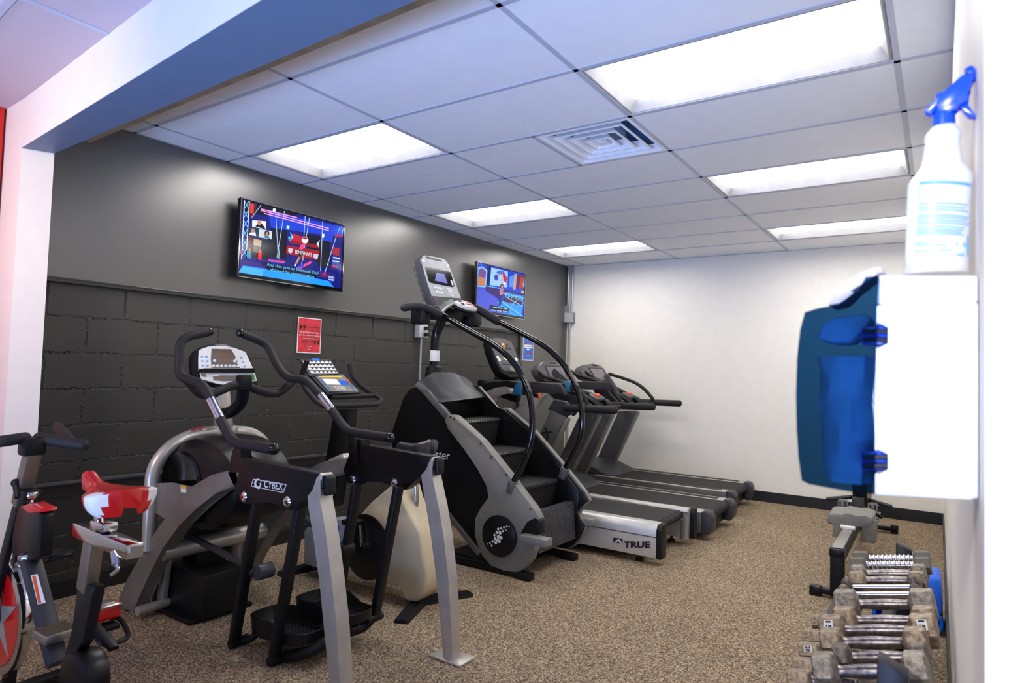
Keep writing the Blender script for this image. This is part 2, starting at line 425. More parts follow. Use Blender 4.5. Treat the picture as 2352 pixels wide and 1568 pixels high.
        for f in me.polygons:
            try: self.bm.faces.new([vs[i] for i in f.vertices])
            except ValueError: pass
        bpy.data.meshes.remove(me); return self
    def build(self, name, m, parent=None, smooth=35, label=None, origin=None):
        bm = self.bm
        bmesh.ops.recalc_face_normals(bm, faces=bm.faces[:])
        off = Vector(origin) if origin is not None else Vector((0, 0, 0)); q = parent
        while q is not None: off = off + q.location; q = q.parent
        for v in bm.verts: v.co -= off
        me = bpy.data.meshes.new(name); bm.to_mesh(me); bm.free()
        o = bpy.data.objects.new(name, me); COL.objects.link(o)
        if m is not None:
            for x in (m if isinstance(m, list) else [m]): me.materials.append(M[x] if isinstance(x, str) else x)
        if smooth:
            me.polygons.foreach_set('use_smooth', [True] * len(me.polygons))
            me.set_sharp_from_angle(angle=math.radians(smooth))
        o.parent = parent
        if origin is not None: o.location = Vector(origin)
        if label: o['label'] = label
        return o

def tag(o, label, cat, group=None):
    o['label'] = label; o['category'] = cat
    if group: o['group'] = group
    return o
def thing(name, label, cat, loc, group=None):
    o = bpy.data.objects.new(name, None); COL.objects.link(o); o.location = Vector(loc); o.empty_display_size = 0.1
    return tag(o, label, cat, group)
def struct(o):
    o['kind'] = 'structure'; return o
# ------------------------------------------------------------------ the room shell
H = 2.709; FARY = 4.855; T = 0.6096
XL = [0.0, 0.270, 1.489, 2.708, 3.928, 4.14]
HL = 2.66                                    # lobby ceiling
fl, fr = Z(50, 340, 2.40), Z(565, 0, 2.40)
rl, rr_ = Z(125, 352, 2.40), Z(960, 0, 2.40)
def ext(a, b, x): t = (x - a.x) / (b.x - a.x); return a + (b - a) * t
F4 = Vector((4.13, -1.56, 2.40)); R4 = ext(rl, rr_, 4.13)
JX = 4.13

struct(MB().prism([(-0.6, -8, 0), (7, -8, 0), (7, 5.0, 0), (-0.6, 5.0, 0)], (0, 0, -0.05)).build('floor', 'carpet', smooth=0))
w = MB()
w.box((-0.06, 1.6, 0.885), (0.12, 5.4, 1.77))
struct(w.build('wall_left', 'block', smooth=0, origin=(0, -0.79, -0.045)))
w = MB()
w.prism([(-0.1, -1.11, 1.775), (0.02, -1.11, 1.775), (0.02, -1.11, H), (-0.1, -1.11, H)], (0, 4.87, 0))
w.prism([(-0.1, 3.76, 0), (0.02, 3.76, 0), (0.02, 3.76, H), (-0.1, 3.76, H)], (0, 1.2, 0))
struct(w.build('wall_left', 'black_paint', smooth=0))
w = MB()
w.box((0.018, 1.33, 1.776), (0.036, 4.85, 0.012), bev=0.003)
w.box((0.030, 1.33, 1.764), (0.010, 4.85, 0.022), bev=0.003)
w.box((0.012, 3.755, 0.9), (0.024, 0.03, 1.76), bev=0.004)
struct(w.build('trim_1', 'black_trim', smooth=0))
w = MB()
w.prism([(0.0, FARY, 0), (4.3, FARY, 0), (4.3, FARY + 0.1, 0), (0.0, FARY + 0.1, 0)], (0, 0, H))
struct(w.build('wall_far', 'white_wall', smooth=0))
w = MB()
w.prism([(4.109, FARY, 0), (4.13, R4.y, 0), (4.3, R4.y, 0), (4.3, FARY, 0)], (0, 0, H))
struct(w.build('wall_right', 'white_wall', smooth=0))
# partition with the wide opening: left pier, header, right pier
w = MB()
w.prism([(-0.5, fl.y + 0.03, 0), (fl.x, fl.y, 0), (rl.x, rl.y, 0), (-0.5, rl.y, 0)], (0, 0, H))
w.prism([(JX, F4.y, 0), (7, F4.y - 0.15, 0), (7, R4.y, 0), (JX, R4.y, 0)], (0, 0, H))
wf = struct(w.build('wall_front', 'cream', smooth=0))
w = MB()
w.prism([(fl.x, fl.y, 2.402), F4 + Vector((0, 0, .002)), R4 + Vector((0, 0, .002)), (rl.x, rl.y, 2.402)], (0, 0, H - 2.402))
struct(w.build('wall_front_header', 'cream', smooth=0))
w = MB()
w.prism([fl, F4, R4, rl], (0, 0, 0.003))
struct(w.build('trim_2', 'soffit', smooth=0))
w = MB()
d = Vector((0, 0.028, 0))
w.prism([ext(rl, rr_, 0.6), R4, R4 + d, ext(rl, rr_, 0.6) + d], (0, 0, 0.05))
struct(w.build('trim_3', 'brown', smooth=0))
struct(MB().prism([(-0.08, -1.75, 0), (-0.08, fl.y, 0), (-0.2, fl.y, 0), (-0.2, -1.75, 0)], (0, 0, HL)).build('wall_lobby', 'red_wall', smooth=0))
struct(MB().prism([(-0.08, -8, 0), (-0.08, -1.75, 0), (-0.2, -1.75, 0), (-0.2, -8, 0)], (0, 0, HL)).build('wall_lobby', 'cream', smooth=0))
# suspended ceiling: one tile per cell, light and diffuser cells left open
CELLS = {(1, 0), (3, 0), (1, 3), (3, 3), (1, 6), (3, 6)}
YL = [-1.30, -T] + [k * T for k in range(0, 8)] + [FARY]
w = MB()
for i in range(5):
    for j in range(len(YL) - 1):
        r = j - 2
        if (i, r) in CELLS: continue
        x0, x1, y0, y1 = XL[i], XL[i + 1], YL[j], YL[j + 1]
        if i == 2 and r == 1: x1 = (x0 + x1) / 2
        w.prism([(x0, y0, H), (x1, y0, H), (x1, y1, H), (x0, y1, H)], (0, 0, 0.015))
struct(w.build('ceiling', 'tile', smooth=0))
w = MB()
for x in XL[1:5]: w.box((x, 1.8, H - 0.002), (0.024, 6.2, 0.004))
for y in YL[1:-1]: w.box((2.07, y, H - 0.002), (4.14, 0.024, 0.004))
w.box(((XL[2] + XL[3]) / 2, 1.5 * T, H - 0.002), (0.024, T, 0.004))
w.box((0.03, 1.8, H - 0.002), (0.022, 6.2, 0.004)); w.box((2.07, FARY - .011, H - 0.002), (4.14, 0.022, 0.004))
struct(w.build('trim_4', 'tbar', smooth=0))
w = MB()
w.prism([(-0.3, -8, HL), (7, -8, HL), (7, -1.3, HL), (-0.3, -1.0, HL)], (0, 0, 0.04))
struct(w.build('ceiling_lobby', 'lobby_tile', smooth=0))
w = MB()
dd = (F4 - fl).normalized()
for o in (0.30, 0.92): w.bar(Vector((-0.08, fl.y - o, HL - .002)), Vector((-0.08, fl.y - o, HL - .002)) + dd * 5, 0.03, 0.004)
for x in (0.05, 1.27, 2.49): w.box((x, -4.6, HL - .002), (0.03, 6.6, 0.004))
struct(w.build('trim_5', 'tbar', smooth=0))
# black rubber baseboards
struct(MB().box((0.006, 1.3, 0.05), (0.012, 4.9, 0.10), bev=.002).box((0.026, 4.3, 0.05), (0.012, 1.1, 0.10)).build('baseboard_left', 'baseboard', smooth=0))
struct(MB().box((2.06, FARY - 0.006, 0.055), (4.1, 0.012, 0.11)).build('baseboard_far', 'baseboard', smooth=0))
struct(MB().prism([(4.109, FARY, 0), (4.13, R4.y, 0), (4.118, R4.y, 0), (4.097, FARY, 0)], (0, 0, 0.11)).build('baseboard_right', 'baseboard', smooth=0))

# ------------------------------------------------------------------ ceiling lights and air vent
LL = {(1, 0): 'recessed ceiling light nearest the opening, high above the wall television over the arc trainer',
      (3, 0): 'largest recessed ceiling light, nearest the opening beside the air vent',
      (1, 3): 'recessed ceiling light between the two television screens, middle of its row of three',
      (3, 3): 'recessed ceiling light behind the air vent, middle of the row near the white right wall',
      (1, 6): 'small far recessed ceiling light near the corner of black and white walls',
      (3, 6): 'far recessed ceiling light close to the white wall, left of the spray bottle'}
for (i, r), lab in LL.items():
    x0, x1, y0, y1 = XL[i] + .012, XL[i + 1] - .012, r * T + .012, (r + 1) * T - .012
    t = thing('ceiling_light', lab, 'ceiling light', ((x0 + x1) / 2, (y0 + y1) / 2, H), 'recessed ceiling lights')
    def rect(a, z): return [Vector((x0 + a, y0 + a, z)), Vector((x1 - a, y0 + a, z)), Vector((x1 - a, y1 - a, z)), Vector((x0 + a, y1 - a, z))]
    f = MB()
    f._poly([rect(0.0, H + .002), rect(0.012, H - .003), rect(0.016, H), rect(0.05, H + 0.055), rect(0.05, H + 0.065), rect(0.0, H + 0.065)], cap0=False, cap1=False)
    f.build('reflector', 'trofside', t, smooth=0)
    f = MB()
    q = rect(0.045, H + 0.054)
    f.prism(q, (0, 0, 0.006))
    f.build('diffuser', 'lamp', t, smooth=0)
vx, vy, va = (XL[2] + 3 * XL[3]) / 4 - 0.0, 1.5 * T, 0.293
vx = XL[3] - T / 2
t = thing('air_vent', 'square ceiling air vent with nested louvres beside the largest light', 'air vent', (vx, vy, H))
def sq(a, z): return [Vector((vx - a, vy - a, z)), Vector((vx + a, vy - a, z)), Vector((vx + a, vy + a, z)), Vector((vx - a, vy + a, z))]
MB()._poly([sq(va, H + .004), sq(va, H - .004), sq(va - .02, H - .006), sq(va - .05, H + .03), sq(va - .05, H + .034)], cap0=False, cap1=False)
f = MB(); f._poly([sq(va, H + .004), sq(va, H - .004), sq(va - .02, H - .006), sq(va - .05, H + .035)], cap0=False, cap1=False); f.build('frame', 'tile', t, smooth=0)
for a in (0.225, 0.155, 0.085):
    f = MB(); f._poly([sq(a, H - .003), sq(a - .014, H - .006), sq(a - .052, H + .045), sq(a - .046, H + .047), sq(a, H - .003)], cap0=False, cap1=False); f.build('louvre', 'tile', t, smooth=0)
f = MB(); f.prism(sq(0.035, H - .002), (0, 0, .006), bev=.002); f.build('centre_plate', 'tile', t, smooth=0)
f = MB(); f._poly([sq(va - .03, H + .03), sq(va - .03, H + .14)], cap0=False); f.cyl((vx, vy, H + .06), (vx, vy, H + .139), .14); f.build('duct', mat('blue_grey_duct', rgb(110, 150, 190), .3, metal=.6), t, smooth=30)

# ------------------------------------------------------------------ televisions
def tv(name, label, crp, TL, TR, BR, BL, x):
    p = [X(*crp(*c), x) for c in (TL, TR, BR, BL)]
    y0 = (p[0].y + p[3].y) / 2; y1 = (p[1].y + p[2].y) / 2; z1 = (p[0].z + p[1].z) / 2; z0 = (p[2].z + p[3].z) / 2
    t = thing(name, label, 'television', (x, (y0 + y1) / 2, z0), 'wall televisions')
    f = MB(); f.box((x - .018, (y0 + y1) / 2, (z0 + z1) / 2), (.032, y1 - y0, z1 - z0), bev=.004)
    f.build('case', 'black_gl', t)
    f = MB()
    o = [(x - .002, y0, z0), (x - .002, y1, z0), (x - .002, y1, z1), (x - .002, y0, z1)]
    i = [(x - .002, y0 + .012, z0 + .028), (x - .002, y1 - .012, z0 + .028), (x - .002, y1 - .012, z1 - .012), (x - .002, y0 + .012, z1 - .012)]
    f.ring_strip(o, i, (.006, 0, 0)); f.build('bezel', 'black_gl', t, smooth=0)
    f = MB(); e = .004
    f.box((x + .002, (y0 + y1) / 2, z0 + .002), (.012, y1 - y0, e)); f.box((x + .002, (y0 + y1) / 2, z1 - .002), (.012, y1 - y0, e))
    f.box((x + .002, y0 + .002, (z0 + z1) / 2), (.012, e, z1 - z0)); f.box((x + .002, y1 - .002, (z0 + z1) / 2), (.012, e, z1 - z0))
    f.build('edge_strip', 'chrome', t, smooth=0)
    f = MB(); f.box((.045, (y0 + y1) / 2, (z0 + z1) / 2), (.05, .25, .2)); f.box((x - .01, (y0 + y1) / 2 + .02, z0 - .012), (.02, .1, .022), bev=.003)
    f.build('mount', 'black', t)
    return t, (x + .0005, y0 + .012, y1 - .012, z0 + .028, z1 - .012)

def picture(t, fr, crp, items, texts=()):
    x, y0, y1, z0, z1 = fr
    f = MB(); mats = []; n = 0
    def idx(m):
        if m not in mats: mats.append(m)
        return mats.index(m)
    f.prism([(x - .003, y0, z0), (x - .003, y1, z0), (x - .003, y1, z1), (x - .003, y0, z1)], (.003, 0, 0))
    base = idx(items[0]); done = {}
    cur = len(f.bm.faces)
    fm = [base] * cur
    for k, (m, pts) in enumerate(items[1:]):
        xx = x + .0001 * (k + 1)
        P = [X(*crp(*q), xx) for q in pts]
        P = [Vector((q.x, min(max(q.y, y0), y1), min(max(q.z, z0), z1))) for q in P]
        f.bm.faces.new([f.bm.verts.new(q) for q in P]); fm.append(idx(m))
    xx = x + .0001 * (len(items) + 3)
    for m, s, a, b, h in texts:
        pa, pb = X(*crp(*a), xx), X(*crp(*b), xx)
        n0 = len(f.bm.faces)
        f.text(s, pa, (0, 1, 0), (0, 0, 1), h, (pb.y - pa.y), th=.0006)
        fm += [idx(m)] * (len(f.bm.faces) - n0)
    f.bm.faces.ensure_lookup_table()
    for q, mi in zip(f.bm.faces, fm): q.material_index = mi
    return f.build('screen', mats, t, smooth=0)
def strip(a, b, w): # thin line polygon in crop coordinates
    dx, dy = b[0] - a[0], b[1] - a[1]; L = math.hypot(dx, dy) or 1; nx, ny = -dy / L * w / 2, dx / L * w / 2
    return [(a[0] + nx, a[1] + ny), (b[0] + nx, b[1] + ny), (b[0] - nx, b[1] - ny), (a[0] - nx, a[1] - ny)]
def blob(cx, cy, rx, ry, n=10): return [(cx + rx * math.cos(2 * PI * i / n), cy + ry * math.sin(2 * PI * i / n)) for i in range(n)]

t, fr_ = tv('television', 'flat wall television showing an obstacle course on blue stage with two-line caption', ZT1, (345, 140), (1782, 530), (1695, 1460), (240, 1215), 0.115)
navy, dark, cyan, wht, redg, pink, mid = glow(16, 24, 120, 1.2), glow(8, 10, 34), glow(90, 190, 250, 1.3), glow(225, 232, 250, 1.2), glow(190, 20, 44, 1.2), glow(235, 70, 130, 1.2), glow(22, 60, 200, 1.3)
sky, skin, grey_, purple = glow(30, 140, 235, 1.4), glow(205, 140, 120), glow(120, 120, 140), glow(60, 36, 130, 1.2)
it = [navy, (dark, [(330, 160), (1100, 340), (1080, 470), (320, 330)]), (mid, [(700, 330), (1780, 560), (1770, 700), (740, 560)]),
      (dark, [(740, 560), (960, 600), (950, 1000), (640, 960)]), (dark, [(1180, 640), (1560, 700), (1560, 1120), (1400, 1100), (1200, 720)]),
      (mid, [(1440, 540), (1600, 580), (1590, 760), (1440, 730)]), (glow(90, 20, 40), [(430, 200), (540, 220), (520, 420), (430, 400)]), (glow(225, 70, 60), [(450, 220), (505, 235), (495, 370), (445, 355)]),
      (purple, [(270, 1000), (1560, 1180), (1560, 1260), (270, 1120)]), (dark, [(410, 670), (760, 740), (700, 1000), (400, 960)]), (glow(96, 12, 16), [(420, 670), (480, 690), (460, 900), (405, 880)]),
      (glow(196, 176, 150), [(500, 710), (610, 735), (600, 830), (495, 800)]), (glow(120, 110, 100), [(495, 810), (600, 835), (590, 920), (480, 890)]),
      (sky, [(262, 1160), (350, 1080), (680, 1130), (1560, 1300), (1620, 1410), (262, 1195)]), (glow(70, 170, 250, 1.3), [(270, 1165), (345, 1095), (640, 1140), (620, 1230)]),
      (navy, [(1530, 1280), (1720, 1320), (1700, 1420), (1610, 1405)])]
for a in range(6): it += [(cyan, strip((350 - a * 6 + 20, 190 + a * 130), (430 - a * 6, 300 + a * 130), 9)), (cyan, strip((430 - a * 6, 190 + a * 130), (350 - a * 6 + 10, 310 + a * 130), 9))]
it += [(wht, strip((372, 180), (330, 1000), 12)), (wht, strip((440, 190), (400, 870), 10))]
for k, (a, b) in enumerate([((600, 320), (1540, 570)), ((640, 360), (1540, 600)), ((600, 300), (1100, 420))]): it.append((glow(230, 150, 215, 1.3), strip(a, b, 14)))
for a, b in [((800, 290), (840, 990)), ((925, 330), (820, 980)), ((1212, 400), (1190, 780)), ((1272, 420), (1160, 1080)), ((1455, 470), (1425, 1160)), ((1640, 690), (1480, 1200)), ((605, 240), (470, 420)), ((840, 800), (860, 1000))]: it.append((glow(190, 225, 245), strip(a, b, 8)))
it += [(wht, [(480, 455), (672, 470), (665, 585), (478, 545)]), (glow(20, 20, 24), [(520, 540), (560, 500), (610, 500), (655, 560), (655, 583)]), (skin, blob(577, 490, 28, 40)),
       (glow(24, 60, 80), [(425, 545), (575, 575), (560, 680), (420, 655)]), (wht, [(440, 640), (480, 610), (520, 620), (535, 675), (445, 660)]), (skin, blob(488, 600, 24, 34)),
       (glow(205, 215, 225, 1.1), [(572, 575), (755, 610), (745, 720), (565, 690)]), (glow(30, 24, 24), blob(682, 640, 36, 44)), (skin, blob(682, 650, 20, 34)), (glow(30, 120, 150), [(620, 690), (660, 670), (700, 675), (730, 715)])]
it += [(redg, [(1040, 640), (1160, 680), (1170, 760), (1010, 730)]), (glow(150, 24, 30), [(1000, 730), (1400, 800), (1400, 850), (990, 770)]), (cyan, [(1000, 620), (1055, 690), (990, 750), (1020, 690)]), (cyan, [(975, 680), (1010, 690), (985, 740)]), (wht, [(1420, 725), (1370, 780), (1405, 840), (1395, 780)]),
       (glow(165, 26, 26), [(955, 800), (1410, 880), (1380, 1010), (945, 920)]), (glow(205, 215, 235), [(980, 840), (1040, 850), (1030, 905), (1005, 915), (975, 890)]), (glow(205, 215, 235), [(1330, 920), (1395, 930), (1385, 985), (1360, 995), (1325, 970)]),
       (wht, blob(1210, 730, 48, 50)), (redg, blob(1210, 705, 36, 16)), (pink, [(1150, 800), (1200, 770), (1215, 800), (1170, 870), (1130, 850)]), (glow(50, 34, 30), [(1120, 860), (1190, 880), (1180, 960), (1110, 950)]), (skin, [(1120, 960), (1150, 970), (1100, 1060), (1070, 1060)]), (skin, [(1160, 940), (1190, 945), (1200, 1010), (1180, 1010)]), (wht, [(1060, 1070), (1090, 1060), (1085, 1095), (1058, 1085)]),
       (pink, [(695, 1000), (930, 1020), (925, 1050), (700, 1020)]), (mid, [(700, 1020), (925, 1048), (900, 1060), (760, 1050)]), (pink, [(1090, 1115), (1290, 1020), (1300, 1050), (1150, 1125)]), (mid, [(1080, 1105), (1180, 1060), (1200, 1090), (1110, 1120)]),
       (glow(40, 150, 180), [(405, 880), (460, 880), (470, 990), (405, 980)]), (skin, blob(440, 862, 16, 20)), (glow(220, 20, 40, 1.2), [(560, 900), (615, 905), (605, 1010), (555, 1000)]), (skin, blob(590, 885, 16, 22)), (glow(200, 30, 90), [(295, 870), (345, 880), (340, 930), (292, 920)]), (glow(150, 16, 40), [(278, 930), (300, 930), (285, 1110), (268, 1120)]),
       (glow(180, 40, 50), [(1600, 830), (1690, 840), (1680, 950), (1590, 930)]), (glow(30, 70, 170), [(1580, 960), (1700, 970), (1690, 1110), (1580, 1080)]), (wht, strip((1600, 970), (1690, 985), 16)), (wht, strip((1590, 1020), (1680, 1030), 16)), (redg, [(1580, 1080), (1660, 1090), (1650, 1115), (1575, 1105)]), (redg, [(1630, 650), (1730, 660), (1720, 690), (1625, 680)]),
       (cyan, strip((1690, 560), (1660, 640), 8)), (cyan, strip((1740, 570), (1720, 660), 8)), (redg, [(1440, 1190), (1520, 1210), (1510, 1240), (1450, 1225)]),
       (wht, [(770, 290), (805, 300), (795, 345), (760, 330)]), (cyan, [(960, 520), (1000, 540), (985, 590), (950, 570)]), (wht, [(965, 530), (990, 545), (980, 575), (960, 565)]), (wht, [(1450, 640), (1485, 650), (1470, 700), (1440, 690)]),
       (glow(40, 40, 140), [(1530, 1200), (1580, 1185), (1630, 1210), (1620, 1300), (1575, 1330), (1525, 1290)]), (glow(30, 60, 180), [(1540, 1235), (1620, 1250), (1612, 1300), (1572, 1322), (1532, 1285)]),
       (dark, [(630, 1035), (1420, 1180), (1415, 1225), (1370, 1218), (1365, 1260), (680, 1140), (680, 1090), (625, 1080)])]
picture(t, fr_, ZT1, it, [(cyan, 'And that save on Diamond Dash', (680, 1085), (1405, 1215), .022), (cyan, 'showed his determination.', (730, 1158), (1345, 1268), .022), (wht, 'SEMIFINALS', (1070, 915), (1300, 950), .028),
                           (wht, 'NINJA', (1530, 1262), (1618, 1275), .022), (wht, 'WARRIOR', (1528, 1285), (1612, 1300), .013)])

t, fr_ = tv('television', 'smaller-looking wall television at the far corner showing a girl on blue stage', ZT2, (258, 158), (850, 315), (765, 880), (205, 735), 0.115)
blu, floorb, vio = glow(24, 60, 205, 1.2), glow(72, 84, 205, 1.2), glow(60, 40, 120)
it = [blu, (floorb, [(205, 480), (340, 480), (500, 620), (640, 870), (205, 740)]), (glow(40, 140, 240, 1.2), [(480, 640), (800, 640), (765, 880), (560, 840)]), (glow(16, 24, 110), [(360, 200), (410, 210), (390, 460), (350, 450)]),
      (glow(120, 190, 250, 1.2), [(245, 230), (300, 215), (365, 265), (345, 470), (230, 460)]), (glow(120, 84, 150), [(258, 250), (300, 236), (348, 280), (330, 455), (245, 445)]), (glow(210, 130, 90), [(255, 340), (335, 355), (330, 450), (248, 440)]),
      (glow(150, 195, 250, 1.2), [(410, 230), (610, 280), (600, 470), (390, 440)]), (glow(70, 120, 220), blob(520, 290, 50, 22)), (glow(60, 80, 190), blob(470, 350, 26, 40)), (glow(200, 40, 60), [(545, 300), (575, 300), (600, 360), (590, 430), (555, 380)]), (glow(230, 160, 140), [(480, 310), (550, 310), (545, 325), (480, 325)]), (glow(230, 170, 160), [(510, 380), (555, 355), (560, 370), (520, 400)]), (wht, [(560, 400), (590, 420), (570, 440)]),
      (glow(90, 150, 240), [(630, 340), (690, 320), (680, 470), (620, 460)]), (glow(190, 170, 160), [(690, 300), (720, 310), (700, 500), (670, 490)]), (glow(120, 40, 60), [(720, 320), (840, 340), (810, 500), (710, 470)]), (glow(190, 60, 50), [(760, 345), (810, 350), (790, 490), (745, 470)]), (cyan, [(800, 380), (835, 370), (820, 470), (790, 460)]), (glow(230, 200, 60), [(770, 510), (808, 515), (802, 540), (768, 535)]),
      (vio, [(342, 450), (800, 540), (795, 570), (520, 520), (500, 610), (342, 510)]), (cyan, strip((345, 450), (560, 490), 8)), (glow(90, 20, 60), [(560, 560), (790, 600), (780, 690), (570, 640)])]
for k in range(6): it += [(cyan, strip((570 + k * 38, 520 + k * 10), (600 + k * 38, 580 + k * 10), 7)), (cyan, strip((600 + k * 38, 520 + k * 10), (575 + k * 38, 580 + k * 10), 7))]
it += [(cyan, strip((560, 545), (800, 600), 12)), (cyan, strip((580, 580), (790, 700), 9)), (cyan, strip((720, 620), (650, 690), 9)), (cyan, strip((540, 640), (790, 820), 14)), (cyan, strip((520, 690), (700, 860), 10)), (glow(230, 120, 130), [(510, 490), (550, 490), (555, 545), (530, 565), (508, 550)]), (glow(110, 60, 50), blob(538, 455, 20, 34)), (glow(240, 190, 170), blob(540, 460, 9, 16)), (glow(30, 50, 120), [(512, 560), (550, 560), (525, 690), (500, 690)]),
       (glow(12, 14, 30), [(395, 680), (620, 720), (615, 778), (385, 740)])]
for k in range(3): it.append((glow(160, 190, 230), strip((430 + 62 * k, 706 + 8 * k), (480 + 62 * k, 714 + 8 * k), 13)))
for k in range(3): it.append((glow(160, 190, 230), strip((405 + 72 * k, 738 + 9 * k), (465 + 72 * k, 747 + 9 * k), 13)))
picture(t, fr_, ZT2, it)

# ------------------------------------------------------------------ posters, boxes and pipes on the walls
def poster(name, label, c, x, m, lines, ink='inkwhite'):
    p = [X(*q, x) for q in c]
    y0 = (p[0].y + p[3].y) / 2; y1 = (p[1].y + p[2].y) / 2; z1 = (p[0].z + p[1].z) / 2; z0 = (p[2].z + p[3].z) / 2
    t = thing(name, label, 'poster', (x, (y0 + y1) / 2, z0))
    MB().box((x, (y0 + y1) / 2, (z0 + z1) / 2), (.002, y1 - y0, z1 - z0)).build('sheet', 'paper', t, smooth=0)
    MB().box((x + .0012, (y0 + y1) / 2, (z0 + z1) / 2), (.001, y1 - y0 - .014, z1 - z0 - .014)).build('print', m, t, smooth=0)
    f = MB(); w_ = y1 - y0; h_ = z1 - z0
    for s, fy, fz, fw, fh in lines:
        a = Vector((x + .0018, y0 + w_ * fy, z0 + h_ * fz))
        if s: f.text(s, a, (0, 1, 0), (0, 0, 1), h_ * fh, w_ * fw, th=.0005)
        else: f.box((x + .002, y0 + w_ * (fy + fw / 2), z0 + h_ * (fz + fh / 2)), (.0005, w_ * fw, h_ * fh))
    f.build('lettering', ink, t, smooth=0)
    f = MB()
    for fy, fz in ((.10, .70), (.24, .70), (.72, .28), (.86, .28)):
        f.cyl((x + .0017, y0 + w_ * fy + .005, z0 + h_ * fz + .012), (x + .0022, y0 + w_ * fy + .005, z0 + h_ * fz + .012), .011, 10)
        f.prism([(x + .0017, y0 + w_ * fy + .015, z0 + h_ * fz + .012), (x + .0017, y0 + w_ * fy + .012, z0 + h_ * fz - .002), (x + .0017, y0 + w_ * fy - .002, z0 + h_ * fz - .012), (x + .0017, y0 + w_ * fy + .006, z0 + h_ * fz + .004)], (.0005, 0, 0))
    f.box((x + .002, y0 + w_ * .60, z0 + h_ * .735), (.0005, w_ * .62, .003)); f.box((x + .002, y0 + w_ * .42, z0 + h_ * .315), (.0005, w_ * .5, .003))
    f.build('quote_mark', 'ink' if ink == 'inkwhite' and m == 'poster_red' else 'red_wall', t, smooth=0)
poster('poster', 'red quote poster with white border on black block wall', [(685, 728), (738, 732), (736, 812), (681, 810)], .008, 'poster_red',
       [('All our dreams can come', .10, .565, .80, .055), ('true if we have the courage', .06, .475, .88, .055), ('to pursue them.', .24, .385, .52, .055), (None, .36, .19, .26, .012), (None, .44, .11, .12, .012)])
poster('poster', 'blue quote poster with white border on smooth black wall', [(1202, 772), (1226, 774), (1224, 829), (1200, 826)], .023, 'poster_blue',
       [(None, .12, .60, .76, .06), (None, .12, .52, .8, .06), (None, .35, .43, .3, .06), (None, .38, .2, .25, .015)])
bx = .035; yb = 2.02
t = thing('outlet_box', 'grey outlet box with two black plugs above the stair climber', 'outlet box', (0, yb, 1.62))
MB().box((bx, yb, 1.675), (.066, .12, .125), bev=.006).build('box', 'lgrey', t)
for dz in (.028, -.030):
    MB().cyl((bx + .03, yb + .01, 1.675 + dz), (bx + .075, yb + .01, 1.675 + dz), .017, 12).tube([(bx + .07, yb + .01, 1.675 + dz), (bx + .10, yb + .03, 1.675 + dz - .02), (bx + .09, yb + .09, 1.675 + dz - .05), (bx + .04, yb + .10, 1.4)], .005, 6).build('plug', 'black', t)
t = tag(MB().tube([(.035, yb, 1.61), (.035, yb, .12)], .011, 10).build('conduit', 'galv', origin=(.03, yb, .12)), 'thin metal conduit running down from the two-plug outlet box', 'conduit')
yj = FARY - .035; xj = .075
t = thing('junction_box', 'grey junction box high in the corner of black and white walls', 'junction box', (xj, yj, 1.96), None)
MB().box((xj, yj, 2.03), (.135, .066, .135), bev=.006).build('box', 'grey', t)
MB().box((xj, yj - .035, 2.03), (.125, .006, .125), bev=.003).build('cover', 'lgrey', t)
tag(MB().tube([(xj - .03, yj, 2.09), (xj - .03, yj, H)], .014, 10).tube([(xj + .03, yj, 2.09), (xj + .03, yj, H)], .017, 10).box((xj - .035, yj - .02, 2.14), (.04, .03, .1)).build('conduit', 'galv', origin=(xj, yj, 2.09)), 'pair of pale conduits rising from the corner junction box to the ceiling', 'conduit')
tag(MB().tube([(xj, yj, 1.97), (xj, yj, .1)], .015, 10).build('conduit', 'galv', origin=(xj, yj, .1)), 'single conduit dropping from the corner junction box behind the treadmills', 'conduit')
tag(MB().tube([(.03, -1.05, .64), (.03, 1.98, .615)], .017, 10).box((.02, -.42, .64), (.05, .02, .05)).box((.02, .9, .63), (.05, .02, .05)).build('pipe', 'dgrey', origin=(.03, -1.0, .62)), 'grey-painted pipe running low along the black block wall', 'pipe')
# ------------------------------------------------------------------ arc trainer (cross trainer) in front of the black wall
NY, FY = -0.75, -0.15
at = thing('arc_trainer', 'silver and black arc trainer with swinging arms beside the black wall', 'exercise machine', (1.2, -0.45, 0))
def dy(v): return (0, v, 0)
def xz(pts, y): return [Vector((p.x, y, p.z)) for p in pts]
# near rear leg: broad silver arc
leg = yy(Z1, [(655, 1190), (632, 1130), (645, 1090), (680, 1020), (760, 880), (850, 735), (945, 595), (1040, 505), (1140, 447), (1235, 418), (1300, 420), (1280, 510), (1165, 545), (1062, 610), (965, 720), (872, 850), (792, 1010), (730, 1130), (725, 1185)], NY)
for v in leg:
    v.z = max(v.z, 0.012)
MB().prism(leg, dy(.075), bev=.012).build('rear_leg', 'silver2', at)
MB().prism([v + Vector((.05, FY - NY, 0)) for v in leg], dy(.075), bev=.012).build('rear_leg', 'silver2', at)
for y, dx in ((NY + .037, 0), (FY + .037, .05)):
    MB().cyl((leg[0].x + .05 + dx, y, 0), (leg[0].x + .05 + dx, y, .02), .022, 12).build('foot', 'steel', at)
# web plates with warning label
web = yy(Z1, [(842, 492), (925, 488), (1040, 515), (960, 600), (900, 690), (835, 650)], NY + .02)
p_ = MB().prism(web, dy(.012)).build('web_plate', 'silver2', at, smooth=0)
f = MB(); lb = yy(Z1, [(973, 503), (1003, 505), (1003, 542), (975, 540)], NY + .018); f.prism(lb, dy(.0015)); f.build('warning_label', 'paper', p_, smooth=0)
f = MB(); lb = yy(Z1, [(974, 504), (1002, 506), (1002, 522), (974, 519)], NY + .0165); f.prism(lb, dy(.001)); f.build('yellow_band', 'yellow', p_, smooth=0)
